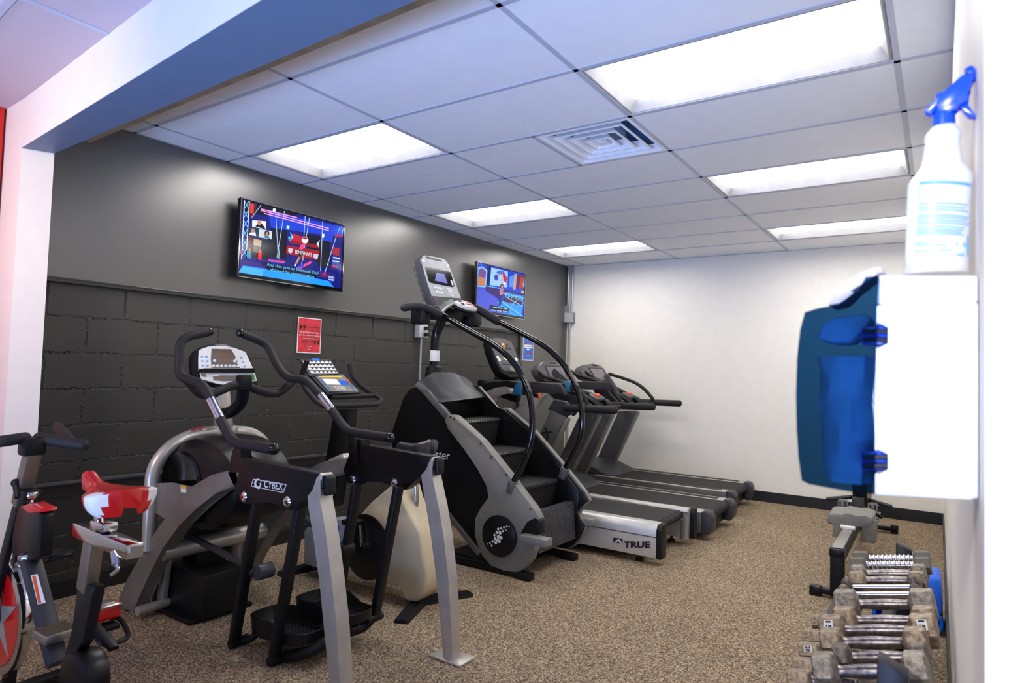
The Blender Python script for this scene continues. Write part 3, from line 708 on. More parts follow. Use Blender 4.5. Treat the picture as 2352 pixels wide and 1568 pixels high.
# hoop across the machine
hx = .68
hp = [X(*q, hx) for q in [(341, 1262), (350, 1075), (385, 1027), (440, 997), (510, 989), (575, 992), (606, 1012), (621, 1060)]]
hp.append(Vector((hx, hp[-1].y + .02, .30)))
MB().tube(hp, .034, 14, fil=.12).build('hoop', 'silver', at)
MB().box(X(515, 990, hx) + Vector((0, 0, .0)), (.085, .13, .075), bev=.02).build('hoop_sleeve', 'silver', at)
ct = Y(372, 1268, NY + .03)
MB().tube([ct, Vector((ct.x + .03, FY + .03, ct.z + .01))], .044, 16).build('cross_tube', 'silver', at)
MB().tube([X(438, 1003, hx + .03) + Vector((0, 0, .035)), X(470, 994, hx + .03) + Vector((0, 0, .035))], .005, 6).build('label_strip', 'red', at)
# flywheel shroud: wide black rounded drum, and the black cabinet under it
sc_ = Vector((.90, -.46, .71))
MB().lathe([(.10, -.19), (.27, -.19), (.325, -.16), (.345, -.08), (.35, 0), (.345, .08), (.325, .16), (.27, .19), (.10, .19)], sc_, (0, 1, 0), 40, sx=1.04, sy=.70).build('flywheel_shroud', 'black_sh', at)
MB().lathe([(.03, -.004), (.19, 0), (.20, .012), (.18, .03), (.03, .03)], sc_ + Vector((-.10, -.205, .0)), (0, 1, 0), 36, sx=.9, sy=.8).build('shroud_cover', 'black_gl', at)
MB().prism([(.60, -.60, .02), (.96, -.60, .02), (.96, -.60, .25), (.60, -.60, .25)], dy(.24), bev=.015).prism([(.50, -.62, .02), (.58, -.62, .02), (.60, -.62, .30), (.53, -.62, .30)], dy(.05), bev=.01).prism([(.62, -.52, .24), (.76, -.52, .24), (.76, -.52, .55), (.62, -.52, .55)], dy(.2)).build('cabinet', 'black', at)
MB().box((.74, -.46, .012), (.36, .36, .024), bev=.006).build('base_plate', 'black', at)
for y in (-.625, -.20):
    MB().bar((.62, y, .02), (.66, y, .34), .05, .035, bev=.006).build('stay', 'silver', at)
MB().tube([Z(297, 1395, .05) + Vector((.08, .0, 0)), Vector((.62, FY + .03, .05))], .024, 12).build('floor_tube', 'silver', at)
# beams: near with the emblem, far
bn = yy(Z2, [(520, 700), (556, 692), (572, 700), (562, 745), (600, 752), (972, 822), (985, 832), (990, 900), (905, 940), (878, 985), (850, 1010), (815, 1012), (780, 995), (722, 972), (668, 962), (630, 975), (595, 985), (568, 970), (545, 905), (497, 822), (515, 770)], NY)
MB().prism(bn, dy(.055), bev=.006).build('arm_beam', 'black_sh', at)
bf = yy(Z3, [(655, 395), (695, 395), (690, 428), (760, 432), (860, 450), (1030, 476), (1040, 500), (1035, 545), (975, 568), (905, 640), (860, 632), (800, 605), (735, 592), (690, 615), (650, 625), (620, 600), (602, 540), (640, 450)], FY)
MB().prism(bf, dy(.055), bev=.006).build('arm_beam', 'black_sh', at)
sh = yy(Z3, [(455, 540), (540, 490), (600, 462), (612, 500), (605, 560), (560, 572), (520, 565)], FY + .03)
MB().prism(sh, dy(.05), bev=.01).build('shoulder', 'silver', at)
e = MB()
q = yy(Z2, [(618, 888), (630, 850), (802, 878), (785, 922)], NY - .002)
e.prism(q, dy(.002)); pl = e.build('emblem', 'inkwhite', at, smooth=0)
q2 = yy(Z2, [(622, 885), (633, 854), (797, 881), (781, 918)], NY - .0028)
MB().prism(q2, dy(.001)).build('emblem_field', 'black', pl, smooth=0)
u = (q[2] - q[1]).normalized(); a = Y(*Z2(686, 893), NY - .003); b = Y(*Z2(782, 910), NY - .003)
e = MB().text('CYBEX', a, (b - a), (.12, 0, 1), .031, (b - a).length, th=.001, bold=.012)
c0 = Y(*Z2(657, 875), NY - .0032)
def cres(cx, cz, r0, r1, a0, a1, off):
    o = []
    for k in range(13):
        t_ = math.radians(a0 + (a1 - a0) * k / 12); o.append(Vector((cx + r0 * 1.3 * math.cos(t_), NY - .0032, cz + r0 * math.sin(t_))))
    for k in range(13):
        t_ = math.radians(a1 - (a1 - a0) * k / 12); o.append(Vector((cx + off + r1 * 1.3 * math.cos(t_), NY - .0032, cz + r1 * math.sin(t_))))
    return o
e.prism(cres(c0.x, c0.z, .022, .016, 40, 300, .006), dy(-.001)); e.prism(cres(c0.x + .004, c0.z - .002, .014, .010, 180, 400, -.004), dy(-.001))
e.build('emblem_lettering', 'inkwhite', pl, smooth=0)
for y, crp, pts in ((NY, Z2, [(587, 942), (810, 967)]), (FY, Z3, [(652, 592), (852, 606)])):
    for k in pts:
        c = Y(*crp(*k), y)
        MB().lathe([(.024, 0), (.024, -.006), (.017, -.012), (.006, -.013)], c, (0, 1, 0), 20).build('pivot_bolt', 'chrome', at)
        MB().cyl(c + Vector((0, -.0145, 0)), c + Vector((0, -.012, 0)), .006, 6).build('socket', 'ink', at)
# front legs
fn = yy(Z2, [(905, 935), (940, 915), (962, 850), (966, 822), (978, 822), (980, 850), (972, 930), (975, 960), (1000, 1100), (1032, 1350), (1056, 1568), (1072, 1800), (1084, 2140), (1030, 2140), (1014, 1800), (990, 1568), (974, 1400), (942, 1160), (915, 1000)], NY - .005)
for v in fn: v.z = max(v.z, .006)
MB().prism(fn, dy(.065), bev=.012).build('front_leg', 'silver', at)
ff = yy(Z3, [(975, 565), (1008, 545), (1020, 500), (1026, 482), (1036, 482), (1036, 500), (1028, 560), (1036, 590), (1064, 720), (1088, 860), (1112, 1080), (1124, 1300), (1130, 1482), (1082, 1478), (1074, 1300), (1056, 1090), (1028, 870), (1000, 700)], FY - .005)
for v in ff: v.z = max(v.z, .006)
MB().prism(ff, dy(.065), bev=.012).build('front_leg', 'silver', at)
capn = yy(Z2, [(978, 832), (990, 836), (998, 850), (1000, 930), (994, 942), (976, 938)], NY - .008)
MB().prism([v + Vector((0, .012, 0)) for v in capn], dy(.05), bev=.006).build('beam_cap', 'black', at)
capf = yy(Z3, [(1034, 482), (1046, 486), (1052, 500), (1052, 560), (1046, 572), (1032, 568)], FY - .008)
MB().prism([v + Vector((0, .012, 0)) for v in capf], dy(.05), bev=.006).build('beam_cap', 'black', at)
for v in (ff[13], fn[13]):
    x_ = v.x
    MB().box((x_ + .02, (FY if v is ff[13] else NY) + .04, .006), (.19, .12, .012), bev=.005).build('foot_plate', 'silver', at)
# swing links
def link(crp, a, b, y, r=.022, wid=.05):
    a, b = Y(*crp(*a), y), Y(*crp(*b), y)
    MB().bar(a, b, .035, wid, up=(0, 1, 0), bev=.008).build('swing_link', 'black', at); return b
y2 = NY + .10
l1 = link(Z3, (196, 680), (78, 1375), y2); l2 = link(Z3, (400, 720), (268, 1460), y2)
y3 = FY - .04
l3 = link(Z3, (672, 610), (588, 1130), y3); l4 = link(Z3, (872, 620), (756, 1250), y3)
def pedal(pts, y0, crp):
    P = [Y(*crp(*p), y0) for p in pts]
rim = .05
def foot_pad(c, L, Wd, tilt):
    R = Matrix.Rotation(tilt, 3, 'Y'); f = MB()
    o = []
    for k in range(28):
        t_ = 2 * PI * k / 28; ex = abs(math.cos(t_)) ** .55 * (1 if math.cos(t_) >= 0 else -1); ey = abs(math.sin(t_)) ** .55 * (1 if math.sin(t_) >= 0 else -1)
        o.append((ex * L / 2, ey * Wd / 2))
    def P(s, z): return [c + R @ Vector((x * s, y * s, z)) for x, y in o]
    def P2(s, z): return [c + R @ Vector((x * s, y * s, z if x < L * .2 else z * .45)) for x, y in o]
    f._poly([P(.86, -.02), P(1.0, -.01), P2(1.04, .075), P2(1.0, .08), P(.94, .012), P(.90, .004)])
    m = f.build('pedal', 'black_sh', at)
    g = MB()
    for i in range(-5, 6):
        for j in range(-3, 4):
            if (i / 5.5) ** 2 + (j / 3.6) ** 2 < .9: g.box(c + R @ Vector((i * L * .07, j * Wd * .11, .006)), (.008, .014, .005), R)
    g.build('tread_studs', 'dgrey', m, smooth=0)
pn = Y(*Z3(345, 1320), NY + .22); pf = Y(*Z3(560, 1235), FY - .19)
foot_pad(pn, .40, .20, -.10); foot_pad(pf, .40, .20, -.10)
MB().cyl(l1 + Vector((0, -.02, 0)), l1 + Vector((0, .07, 0)), .022, 14).tube([l1 + Vector((0, .03, 0)), l1 + Vector((.07, .06, .02)), pn + Vector((-.18, -.02, .0))], .018, 10).build('pedal_axle', 'black', at)
MB().cyl(l2 + Vector((0, -.02, 0)), l2 + Vector((0, .07, 0)), .024, 14).tube([l2 + Vector((.0, .05, .0)), Y(*Z3(430, 1425), NY + .17), Y(*Z3(520, 1375), NY + .22), Y(*Z3(580, 1325), NY + .32), pn + Vector((.12, .10, .02))], .026, 12, fil=.1).build('pedal_arm', 'black', at)
MB().cyl(l4 + Vector((0, .04, 0)), l4 + Vector((0, -.06, 0)), .024, 14).tube([l4 + Vector((0, -.02, .0)), Y(*Z3(700, 1300), FY - .10), Y(*Z3(620, 1325), FY - .20), pf + Vector((.10, -.06, .0))], .026, 12, fil=.1).build('pedal_arm', 'black', at)
MB().tube([l3, pf + Vector((-.18, .0, .0))], .018, 10).build('pedal_axle', 'black', at)
# crank rods
ra, rb = Y(*Z1(975, 752), NY + .18), Y(*Z1(1320, 930), NY + .12)
MB().tube([ra, rb, rb + Vector((.07, 0, -.03))], .017, 10, fil=0).build('drive_rod', 'dgrey', at)
c = Y(*Z3(205, 1035), NY + .12); MB().cyl(c + Vector((0, -.02, 0)), c + Vector((0, .06, 0)), .036, 18, bev=.006).build('roller', 'dgrey', at)
c = Y(*Z3(608, 925), FY - .06); MB().cyl(c + Vector((0, -.03, 0)), c + Vector((0, .05, 0)), .034, 18, bev=.006).build('roller', 'black', at)
MB().tube([c, c + Vector((-.30, -.02, .12))], .017, 10).build('drive_rod', 'dgrey', at)
# handles
hn = [Y(480, 762, -.56), Y(413, 777, -.72), Y(411, 860, NY), Y(427, 877, NY), Y(466, 882, NY)]
hn2 = Y(484, 918, NY); hn3 = Y(506, 962, NY); hn4 = [Y(534, 1016, NY), Y(628, 1031, NY)]
MB().tube([hn[0], hn[1], hn[2] + Vector((0, 0, -.01)), hn[4], hn2], .023, 14, fil=.06).build('swing_handle', 'rubber', at)
MB().tube([hn2, hn3], .0225, 14).build('handle_sleeve', 'chrome', at)
MB().tube([hn3, hn4[0], hn4[1]], .023, 14, fil=.06).build('lower_grip', 'rubber', at)
MB().ball(hn4[1], .026).build('grip_cap', 'black_gl', at); MB().ball(hn[0], .024).build('grip_cap', 'black_gl', at)
FH = FY - .03
hf = [Y(552, 765, -.36), Y(614, 790, FH), Y(640, 845, FH), Y(664, 870, FH), Y(702, 870, FH), Y(737, 908, FH), Y(762, 942, FH), Y(796, 990, FH), Y(895, 1005, FH)]
MB().tube(hf[:6], .023, 14, fil=.06).build('swing_handle', 'rubber', at)
MB().tube([hf[5], hf[6]], .0225, 14).build('handle_sleeve', 'chrome', at)
MB().tube(hf[6:], .023, 14, fil=.06).build('lower_grip', 'rubber', at)
MB().ball(hf[0], .026).build('grip_cap', 'black_gl', at); MB().ball(hf[-1], .026).build('grip_cap', 'black_gl', at)
for p_, y in ((hn4[0], NY), (hf[7], FH)):
    MB().bar(p_ + Vector((.02, .02, .0)), p_ + Vector((.05, .035, -.17)), .05, .035, up=(0, 1, 0), bev=.008).build('handle_bracket', 'black', at)
# fixed crossbar and neck
cb = [X(q[0], q[1], .98) for q in [(430, 872), (458, 905), (482, 908), (535, 884), (560, 882), (605, 902), (642, 905), (676, 871)]]
MB().tube(cb, .022, 14, fil=.05).build('fixed_handlebar', 'rubber', at)
MB().box(X(560, 878, .985), (.06, .07, .085), bev=.014).build('handlebar_clamp', 'black', at)
MB().tube([X(560, 890, .985), X(556, 925, .93), X(530, 948, .85), X(505, 950, .72)], .032, 12, fil=.1).build('handlebar_neck', 'black', at)
# console column and console
cb_ = [X(515, 990, .68), X(506, 905, .66)]
MB().bar(cb_[0], cb_[1] + Vector((-.02, 0, .1)), .09, .075, up=(0, 1, 0), bev=.015).build('console_post', 'silver', at)
cp = X(515, 845, .70); cn = Vector((math.cos(.36), -.10, math.sin(.36))).normalized()
def con(pts, off): return [ON(*ZC(*q), cp + cn * off, cn) for q in pts]
outl = [(330, 860), (300, 760), (285, 620), (300, 520), (345, 450), (430, 400), (560, 362), (700, 345), (850, 355), (990, 390), (1110, 440), (1180, 490), (1230, 580), (1290, 720), (1345, 860), (1385, 990), (1370, 1025), (1200, 1015), (900, 1050), (700, 1035), (560, 960), (420, 930)]
cs_ = MB().prism(con(outl, 0), -cn * .05, bev=.012).build('console', 'black_sh', at)
pan = [(395, 790), (392, 620), (400, 465), (450, 435), (560, 400), (700, 385), (850, 395), (1000, 430), (1160, 488), (1210, 590), (1285, 755), (480, 755)]
MB().prism(con(pan, .0), cn * .004).build('panel', 'white', cs_, smooth=0)
pan2 = [(415, 825), (1318, 830), (1350, 960), (1080, 1000), (860, 1030), (690, 1005), (440, 930)]
MB().prism(con(pan2, .0), cn * .004).build('panel', 'white', cs_, smooth=0)
g = MB().prism(con([(612, 432), (930, 440), (1000, 560), (1082, 745), (612, 745), (600, 600)], .004), cn * .001); g.prism(con([(630, 890), (760, 868), (1000, 868), (1140, 885), (1140, 960), (800, 965), (650, 950)], .004), cn * .001)
g.build('display_surround', 'mgrey', cs_, smooth=0)
for q in ([(628, 438), (925, 444), (965, 580), (655, 575)], [(705, 592), (938, 598), (950, 668), (720, 662)], [(655, 880), (878, 880), (878, 945), (660, 945)], [(980, 882), (1105, 880), (1120, 940), (985, 945)], [(440, 842), (515, 842), (525, 895), (445, 880)]): MB().prism(con(q, .005), cn * .001).build('display', 'lcd', cs_, smooth=0)
g = MB()
for bx_, by_ in [(455, 560), (530, 563), (460, 634), (540, 636), (465, 708), (545, 710), (1100, 580), (1128, 650), (1155, 722)]: g.prism(con(blob(bx_, by_, 22, 17, 10), .004), cn * .002)
for bx_ in (595, 615): pass
g.build('blue_buttons', 'lblue', cs_, smooth=0)
g = MB()
for bx_, by_ in [(660, 628), (990, 635), (1022, 600), (1050, 665)] + [(640 + 68 * k, 712) for k in range(7)]: g.prism(con(blob(bx_, by_, 28, 22, 12), .005), cn * .002)
for bx_, by_ in [(592, 865), (615, 955), (1178, 868)]: g.prism(con(blob(bx_, by_, 28, 26, 12), .004), cn * .003)
g.build('white_buttons', 'inkwhite', cs_, smooth=0)
MB().prism(con([(1240, 850), (1305, 852), (1328, 955), (1255, 955)], .004), cn * .001).build('green_label', 'green', cs_, smooth=0)
MB().bar(*[ON(*ZC(*q), cp + cn * .012, cn) for q in [(415, 790), (1310, 792)]], .02, .02).build('reading_rack', 'black', cs_)

# ------------------------------------------------------------------ beige upright exercise bike
BY = .31
eb = thing('exercise_bike', 'beige upright exercise bike with angled console, behind the arc trainer', 'exercise bike', (1.2, BY, 0))
def cyan_body(y): return yy(Z3, [(855, 598), (868, 610), (890, 690), (940, 790), (975, 850), (985, 960), (1005, 1060), (985, 1140), (950, 1180), (910, 1172), (882, 1106), (760, 1085), (625, 1058), (600, 960), (600, 800), (640, 775), (690, 752), (735, 700)], y)
bd = cyan_body(BY - .09)
def grow(pts, s, y):
    c = sum((Vector(p) for p in pts), Vector()) / len(pts)
    return [Vector((c.x + (p.x - c.x) * s, y, c.z + (p.z - c.z) * s)) for p in pts]
f = MB(); f._poly([grow(bd, .95, BY - .095), grow(bd, .99, BY - .085), grow(bd, 1.0, BY - .07), grow(bd, 1.0, BY + .07), grow(bd, .95, BY + .095)]); f.build('housing', 'beige', eb, smooth=50)
fb = yy(Z3, [(410, 1000), (412, 830), (470, 790), (620, 775), (640, 1050), (520, 1025)], BY - .08)
MB().prism(fb, dy(.16), bev=.02).build('front_housing', 'lgrey', eb)
lb = yy(Z3, [(553, 820), (585, 812), (585, 838), (553, 845)], BY - .082); m_ = MB().prism(lb, dy(.001)).build('maker_label', 'blue', eb, smooth=0)
MB().text('tectrix', lb[3] + Vector((.005, -.001, .012)), (1, 0, 0), (0, 0, 1), .022, abs(lb[1].x - lb[0].x) * .8, th=.0006).build('label_lettering', 'inkwhite', m_, smooth=0)
dc = Y(*Z3(718, 912), BY - .095)
MB().lathe([(.02, .0), (.175, 0), (.19, .008), (.175, .016), (.02, .016)], dc + Vector((0, -.016, 0)), (0, 1, 0), 40).build('crank_disc', 'black_sh', eb)
ca, cb2 = Y(*Z3(688, 785), BY - .13), Y(*Z3(697, 912), BY - .13)
MB().bar(cb2, ca, .012, .026, up=(0, 1, 0), bev=.004).cyl(cb2 + Vector((0, -.012, 0)), cb2 + Vector((0, .03, 0)), .022, 14).build('crank', 'chrome', eb)
MB().box(ca + Vector((0, -.06, .0)), (.10, .09, .03), bev=.008).build('pedal', 'black', eb)
ca2 = cb2 + (cb2 - ca); 
MB().box(ca2 + Vector((0, .32, 0)), (.10, .09, .03), bev=.008).build('pedal', 'black', eb)
MB().bar(cb2 + Vector((0, .25, 0)), ca2 + Vector((0, .25, 0)), .012, .026, up=(0, 1, 0), bev=.004).build('crank', 'chrome', eb)
kb = Y(*Z3(608, 915), BY - .11); MB().cyl(kb, kb + Vector((0, -.04, 0)), .03, 16, bev=.005).build('adjuster_knob', 'black', eb)
# console mast
ms = yy(Z3, [(512, 520), (560, 248), (632, 248), (600, 480), (560, 720), (500, 740)], BY - .04)
MB().prism(ms, dy(.08), bev=.01).build('mast', 'black', eb)
# handlebars
L = [Y(706, 827, .06), Y(690, 868, .06), Y(702, 893, .05), Y(722, 918, .04), Y(742, 932, .05), Y(760, 932, .10), X(868, 929, Y(760, 932, .10).x + .02), X(878, 918, .98), X(862, 908, .90)]
lowx = L[5].x
R_ = [X(803, 836, .80), X(807, 862, .82), X(830, 888, .86), X(862, 908, .90)]
MB().tube(L + [], .016, 12, fil=.05).build('handlebar', 'rubber', eb)
MB().tube(R_ + [X(760, 912, .90)], .016, 12, fil=.04).build('handlebar', 'rubber', eb)
MB().bar(X(755, 912, .88), X(862, 908, .88), .04, .03, bev=.008).build('handlebar_plate', 'black', eb)
# console
kp = Y(768, 882, BY); kn = Vector((math.cos(.95), 0, math.sin(.95)))
def kon(pts, off=0): return [ON(*ZP(*q), kp + kn * off, kn) for q in pts]
k_ = MB().prism(kon([(425, 955), (900, 955), (1135, 1215), (690, 1240)]), -kn * .035, bev=.006).build('console', 'black_sh', eb)
MB().prism(kon([(480, 960), (890, 965), (1115, 1205), (695, 1200)]), kn * .002).build('face', 'grey', k_, smooth=0)
g = MB()
for q in ([(600, 1025), (800, 1030), (860, 1105), (670, 1100)],): g.prism(kon(q, .002), kn * .001)
g.build('display', 'paper', k_, smooth=0, label='cream display window')
g = MB(); g.prism(kon([(540, 980), (860, 985), (875, 1005), (560, 1000)], .002), kn * .001); g.build('yellow_stripe', 'yellow', k_, smooth=0)
g = MB(); g.prism(kon([(825, 1050), (930, 1050), (965, 1110), (870, 1108)], .002), kn * .001)
for i in range(9): g.prism(kon(blob(570 + i * 18, 1020 + i * 20, 12, 7, 8), .002), kn * .002)
for i in range(4): g.prism(kon(blob(1000 + i * 16, 1110 + i * 24, 13, 8, 8), .002), kn * .002)
g.build('blue_keys', 'blue', k_, smooth=0)
g = MB(); g.prism(kon(blob(945, 1040, 26, 14, 10), .002), kn * .002); g.prism(kon(blob(960, 1065, 22, 12, 10), .002), kn * .002); g.build('red_keys', 'red', k_, smooth=0)
a_ = ON(*ZP(790, 1170), kp + kn * .002, kn); b_ = ON(*ZP(940, 1170), kp + kn * .002, kn); vv = Vector((-math.sin(.95), 0, math.cos(.95)))
MB().text('TECTRIX', a_, (b_ - a_), vv, .03, (b_ - a_).length, th=.0006).build('lettering', 'inkwhite', k_, smooth=0)
k2p = Y(745, 843, BY); k2n = Vector((math.cos(.62), 0, math.sin(.62)))
def kon2(pts, off=0): return [ON(*ZP(*q), k2p + k2n * off, k2n) for q in pts]
k2 = MB().prism(kon2([(290, 745), (715, 755), (840, 945), (430, 985)]), -k2n * .012).build('program_chart', 'dgrey', eb, smooth=0)
g = MB()
for i in range(4):
    g.prism(kon2([(330 + i * 34, 775 + i * 47), (715 + i * 30, 778 + i * 47), (735 + i * 30, 808 + i * 47), (352 + i * 34, 808 + i * 47)], .0), k2n * .001)
g.build('chart_row', 'inkwhite', k2, smooth=0)
g = MB()
for i in range(4):
    for j in range(6):
        x_ = 380 + i * 34 + j * 58; y_ = 776 + i * 47
        g.prism(kon2([(x_, y_), (x_ + 40, y_), (x_ + 24, y_ + 24)], .001), k2n * .0008)
g.build('chart_profile', 'ink', k2, smooth=0)
MB().prism(kon2([(460, 740), (560, 742), (566, 775), (472, 772)], .001), k2n * .001).build('chart_tab', 'blue', k2, smooth=0)
# saddle, post, feet
def saddle(root, c, L_, W_, ang, m1, z_up=1.0, tail=None, name='saddle'):
    # nose points to -x rotated by ang
    R = Matrix.Rotation(ang, 3, 'Z'); rings = []
    N = 30
    for i in range(N + 1):
        s = i / N; x = (s - .45) * L_
        w_ = W_ * (.20 + .80 * (1 / (1 + math.exp(-(s - .52) * 13)))) / 2 * (math.sin(min(1, (1 - s) * 5 + .22) * PI / 2)) * (math.sin(min(1, s * 8 + .3) * PI / 2))
        top = .012 * math.cos((s - .5) * PI) * -1 + .03 * s ** 2 + (.0 if s > .1 else -.02 * (1 - s / .1))
        th = .05 + .03 * s
        ring = []
        for j in range(32):
            t_ = 2 * PI * j / 32; cx, sx = math.cos(t_), math.sin(t_)
            yv = w_ * (abs(cx) ** .7) * (1 if cx >= 0 else -1)
            zv = top + (.016 * sx if sx > 0 else th * sx * (1.0 if abs(cx) > .45 else .55))
            ring.append(c + R @ Vector((x, yv, zv * z_up)))
        rings.append(ring)
    return rings
sp_ = Y(948, 1022, BY)
rg = saddle(eb, sp_ + Vector((0, 0, .0)), .27, .19, 0.0, None)
sd = MB(); sd.loft(rg); s_ = sd.build('saddle', 'charcoal', eb, smooth=60)
pp = yy(Z3, [(972, 412), (1020, 396), (1024, 406), (975, 420)], BY - .10)
MB().prism(pp, dy(.003)).build('saddle_label', 'inkwhite', s_, smooth=0)
pb = Y(*Z3(955, 720), BY)
MB().tube([sp_ + Vector((.02, 0, -.05)), pb, pb + Vector((-.04, 0, -.12))], .016, 12, fil=.03).build('seat_post', 'chrome', eb)
f1, f2 = Z(909, 1437, .015), Z(975, 1385, .03)
def footbar(a, b, w0, m='black'):
    a, b = Vector(a), Vector(b); x_, y_ = frame_of(b - a)
    MB().loft([[a + x_ * w0, a - x_ * w0, a - x_ * w0 * .8 + Vector((0, 0, .02)), a + x_ * w0 * .8 + Vector((0, 0, .02))], [b + x_ * w0, b - x_ * w0, b - x_ * w0 * .8 + Vector((0, 0, .045)), b + x_ * w0 * .8 + Vector((0, 0, .045))]]).build('foot_bar', m, eb, smooth=0)
rc = Vector((1.62, BY, .0))
a1 = Z(920, 1432, 0); a2 = Z(1080, 1366, 0)
footbar(a1, rc, .04); footbar(a2, rc, .04)
fr1 = Z(640, 1322, 0); footbar(fr1, (fr1.x + .06, BY, 0), .035); footbar((fr1.x + .06, BY + .28, 0), (fr1.x + .06, BY, 0), .035)

# ------------------------------------------------------------------ stair climber
SN, SF = 1.05, 1.60
st = thing('stair_climber', 'tall black and grey stair climber with curved handrails and open steps', 'stair climber', (1.4, 1.32, 0))
rail = yy(Z4, [(348, 768), (378, 772), (500, 887), (622, 1040), (737, 1190), (762, 1240), (735, 1262), (700, 1300), (720, 1330), (742, 1370), (722, 1425), (690, 1465), (655, 1487), (600, 1482), (540, 1450), (492, 1390), (468, 1310), (470, 1235), (500, 1180), (540, 1145), (532, 1090), (490, 1010), (420, 920), (348, 835), (334, 795)], SN - .03)
for v in rail: v.z = max(v.z, .035)
MB().prism(rail, dy(.075), bev=.012).build('side_cover', 'grey', st)
pan_ = yy(Z4, [(92, 860), (150, 690), (175, 655), (205, 642), (262, 660), (350, 770), (378, 772), (500, 887), (622, 1040), (735, 1190), (720, 1300), (640, 1420), (500, 1400), (460, 1330), (335, 1195), (110, 1010)], SN)
for v in pan_: v.z = max(v.z, .06)
MB().prism(pan_, dy(.05), bev=.006).build('side_panel', 'black_sh', st)
trimn = yy(Z4, [(205, 645), (258, 658), (352, 768), (340, 795), (240, 672)], SN - .012)
MB().prism(trimn, dy(.03), bev=.004).build('side_trim', 'mgrey', st)
ofs = Vector((.045, SF - SN, .03))
def far(pts, d=0): return [v + ofs + Vector((0, d, 0)) for v in pts]
fr_pts = far(pan_)
for v in fr_pts: v.z = max(v.z, .06)
MB().prism(fr_pts, dy(.04), bev=.006).build('side_panel', 'black_sh', st)
MB().prism(far(rail, .065), dy(.045), bev=.010).build('side_cover', 'grey', st)
liner = grow(far(rail), .985, SF)
for v in liner: v.y = SF + .012; v.z = max(v.z, .05)
MB().prism(liner, dy(.075), bev=.004).build('inner_liner', 'black_sh', st)
# screw heads on the cover
g = MB()
for q in [(362, 778), (378, 786), (498, 900), (614, 1038), (722, 1194), (545, 960)]:
    c = Y(*Z4(*q), SN - .032); g.cyl(c, c + Vector((0, -.003, 0)), .006, 10)
g.build('screw', 'ink', st)
dcn = Y(*Z4(584, 1313), SN - .034)
r_d = (Y(*Z4(584, 1220), SN - .034) - Y(*Z4(584, 1406), SN - .034)).length / 2
MB().lathe([(.02, 0), (r_d * .93, 0), (r_d, .006), (r_d, .02), (.02, .02)], dcn + Vector((0, -.02, 0)), (0, 1, 0), 44).build('round_badge', 'black_sh', st)
g = MB()
for q in [(530, 1350, 3), (540, 1345, 4), (552, 1338, 6), (548, 1358, 5), (563, 1326, 7), (566, 1345, 7), (560, 1310, 6), (578, 1318, 9), (582, 1338, 8), (571, 1298, 7), (585, 1300, 8), (577, 1283, 6), (590, 1280, 5), (598, 1292, 5), (603, 1275, 5), (612, 1288, 3), (616, 1272, 4), (626, 1272, 3), (572, 1333, 7), (590, 1322, 8)]:
    c = Y(*Z4(q[0], q[1]), SN - .0545); g.cyl(c, c + Vector((0, -.001, 0)), q[2] * .00145, 14)
g.build('dot_emblem', 'inkwhite', st, smooth=0)
a_, b_ = Y(*Z4(178, 950), SN - .002), Y(*Z4(358, 975), SN - .002)
MB().text('StairMaster', a_ , (1, 0, 0), (0, 0, 1), .065, (b_ - a_).length, th=.001).build('lettering', 'inkwhite', st, smooth=0)
# steps
ed = [((330, 712), (520, 702)), ((410, 797), (620, 783)), ((547, 945), (705, 918)), ((680, 1100), (868, 1052))]
yi0, yi1 = SN + .05, SF
E_ = [Y(*Z4(*a), yi0) for a, b in ed]
for k in range(1, 4):
    p0 = E_[k]; prev = E_[k - 1] if k > 1 else E_[0]
    back = prev.x - .02
    f = MB(); f.box(((p0.x + back) / 2, (yi0 + yi1) / 2, p0.z - .012), (p0.x - back, yi1 - yi0, .024), bev=.004); s_ = f.build('step', 'belt', st)
    f = MB()
    for i in range(22): f.box((p0.x + .001, yi0 + .015 + i * (yi1 - yi0 - .02) / 22, p0.z - .008), (.008, .013, .018))
    f.build('nosing', 'steel' if k < 3 else 'dgrey', s_, smooth=0)
    nz = E_[k + 1].z if k < 3 else .36
    f = MB(); f.prism([(p0.x - .012, yi0, p0.z - .02), (p0.x - .05, yi0, nz), (p0.x - .08, yi0, nz), (p0.x - .04, yi0, p0.z - .02)], dy(yi1 - yi0)); f.build('riser', 'belt', st, smooth=0)
f = MB(); f.prism([(E_[0].x + .0, yi0, E_[0].z - .01), (E_[1].x - .22, yi0, E_[1].z - .03), (E_[1].x - .26, yi0, E_[1].z - .02), (E_[0].x - .04, yi0, E_[0].z)], dy(yi1 - yi0)); f.build('upper_riser', 'black_gl', st, smooth=0)
pA = Y(*Z4(752, 1212), yi0); pB = Y(*Z4(760, 1395), yi0)
f = MB(); f.prism([(pA.x, yi0, pA.z), (pB.x, yi0, max(.06, pB.z)), (pB.x - .05, yi0, max(.06, pB.z)), (pA.x - .05, yi0, pA.z)], dy(yi1 - yi0)); tp = f.build('lower_tread', 'dgrey', st, smooth=0)
f = MB()
nrm = Vector((1, 0, (pA.x - pB.x) / max(.05, pA.z - pB.z))).normalized()
for i in range(24):
    for j in range(14):
        c = pA + (Vector((pB.x, pB.y, max(.06, pB.z))) - pA) * ((j + .5) / 14) + Vector((.002, (i + .5) * (yi1 - yi0) / 24, 0)); f.box(c, (.004, .013, .006))
f.build('tread_ribs', 'mgrey', tp, smooth=0)
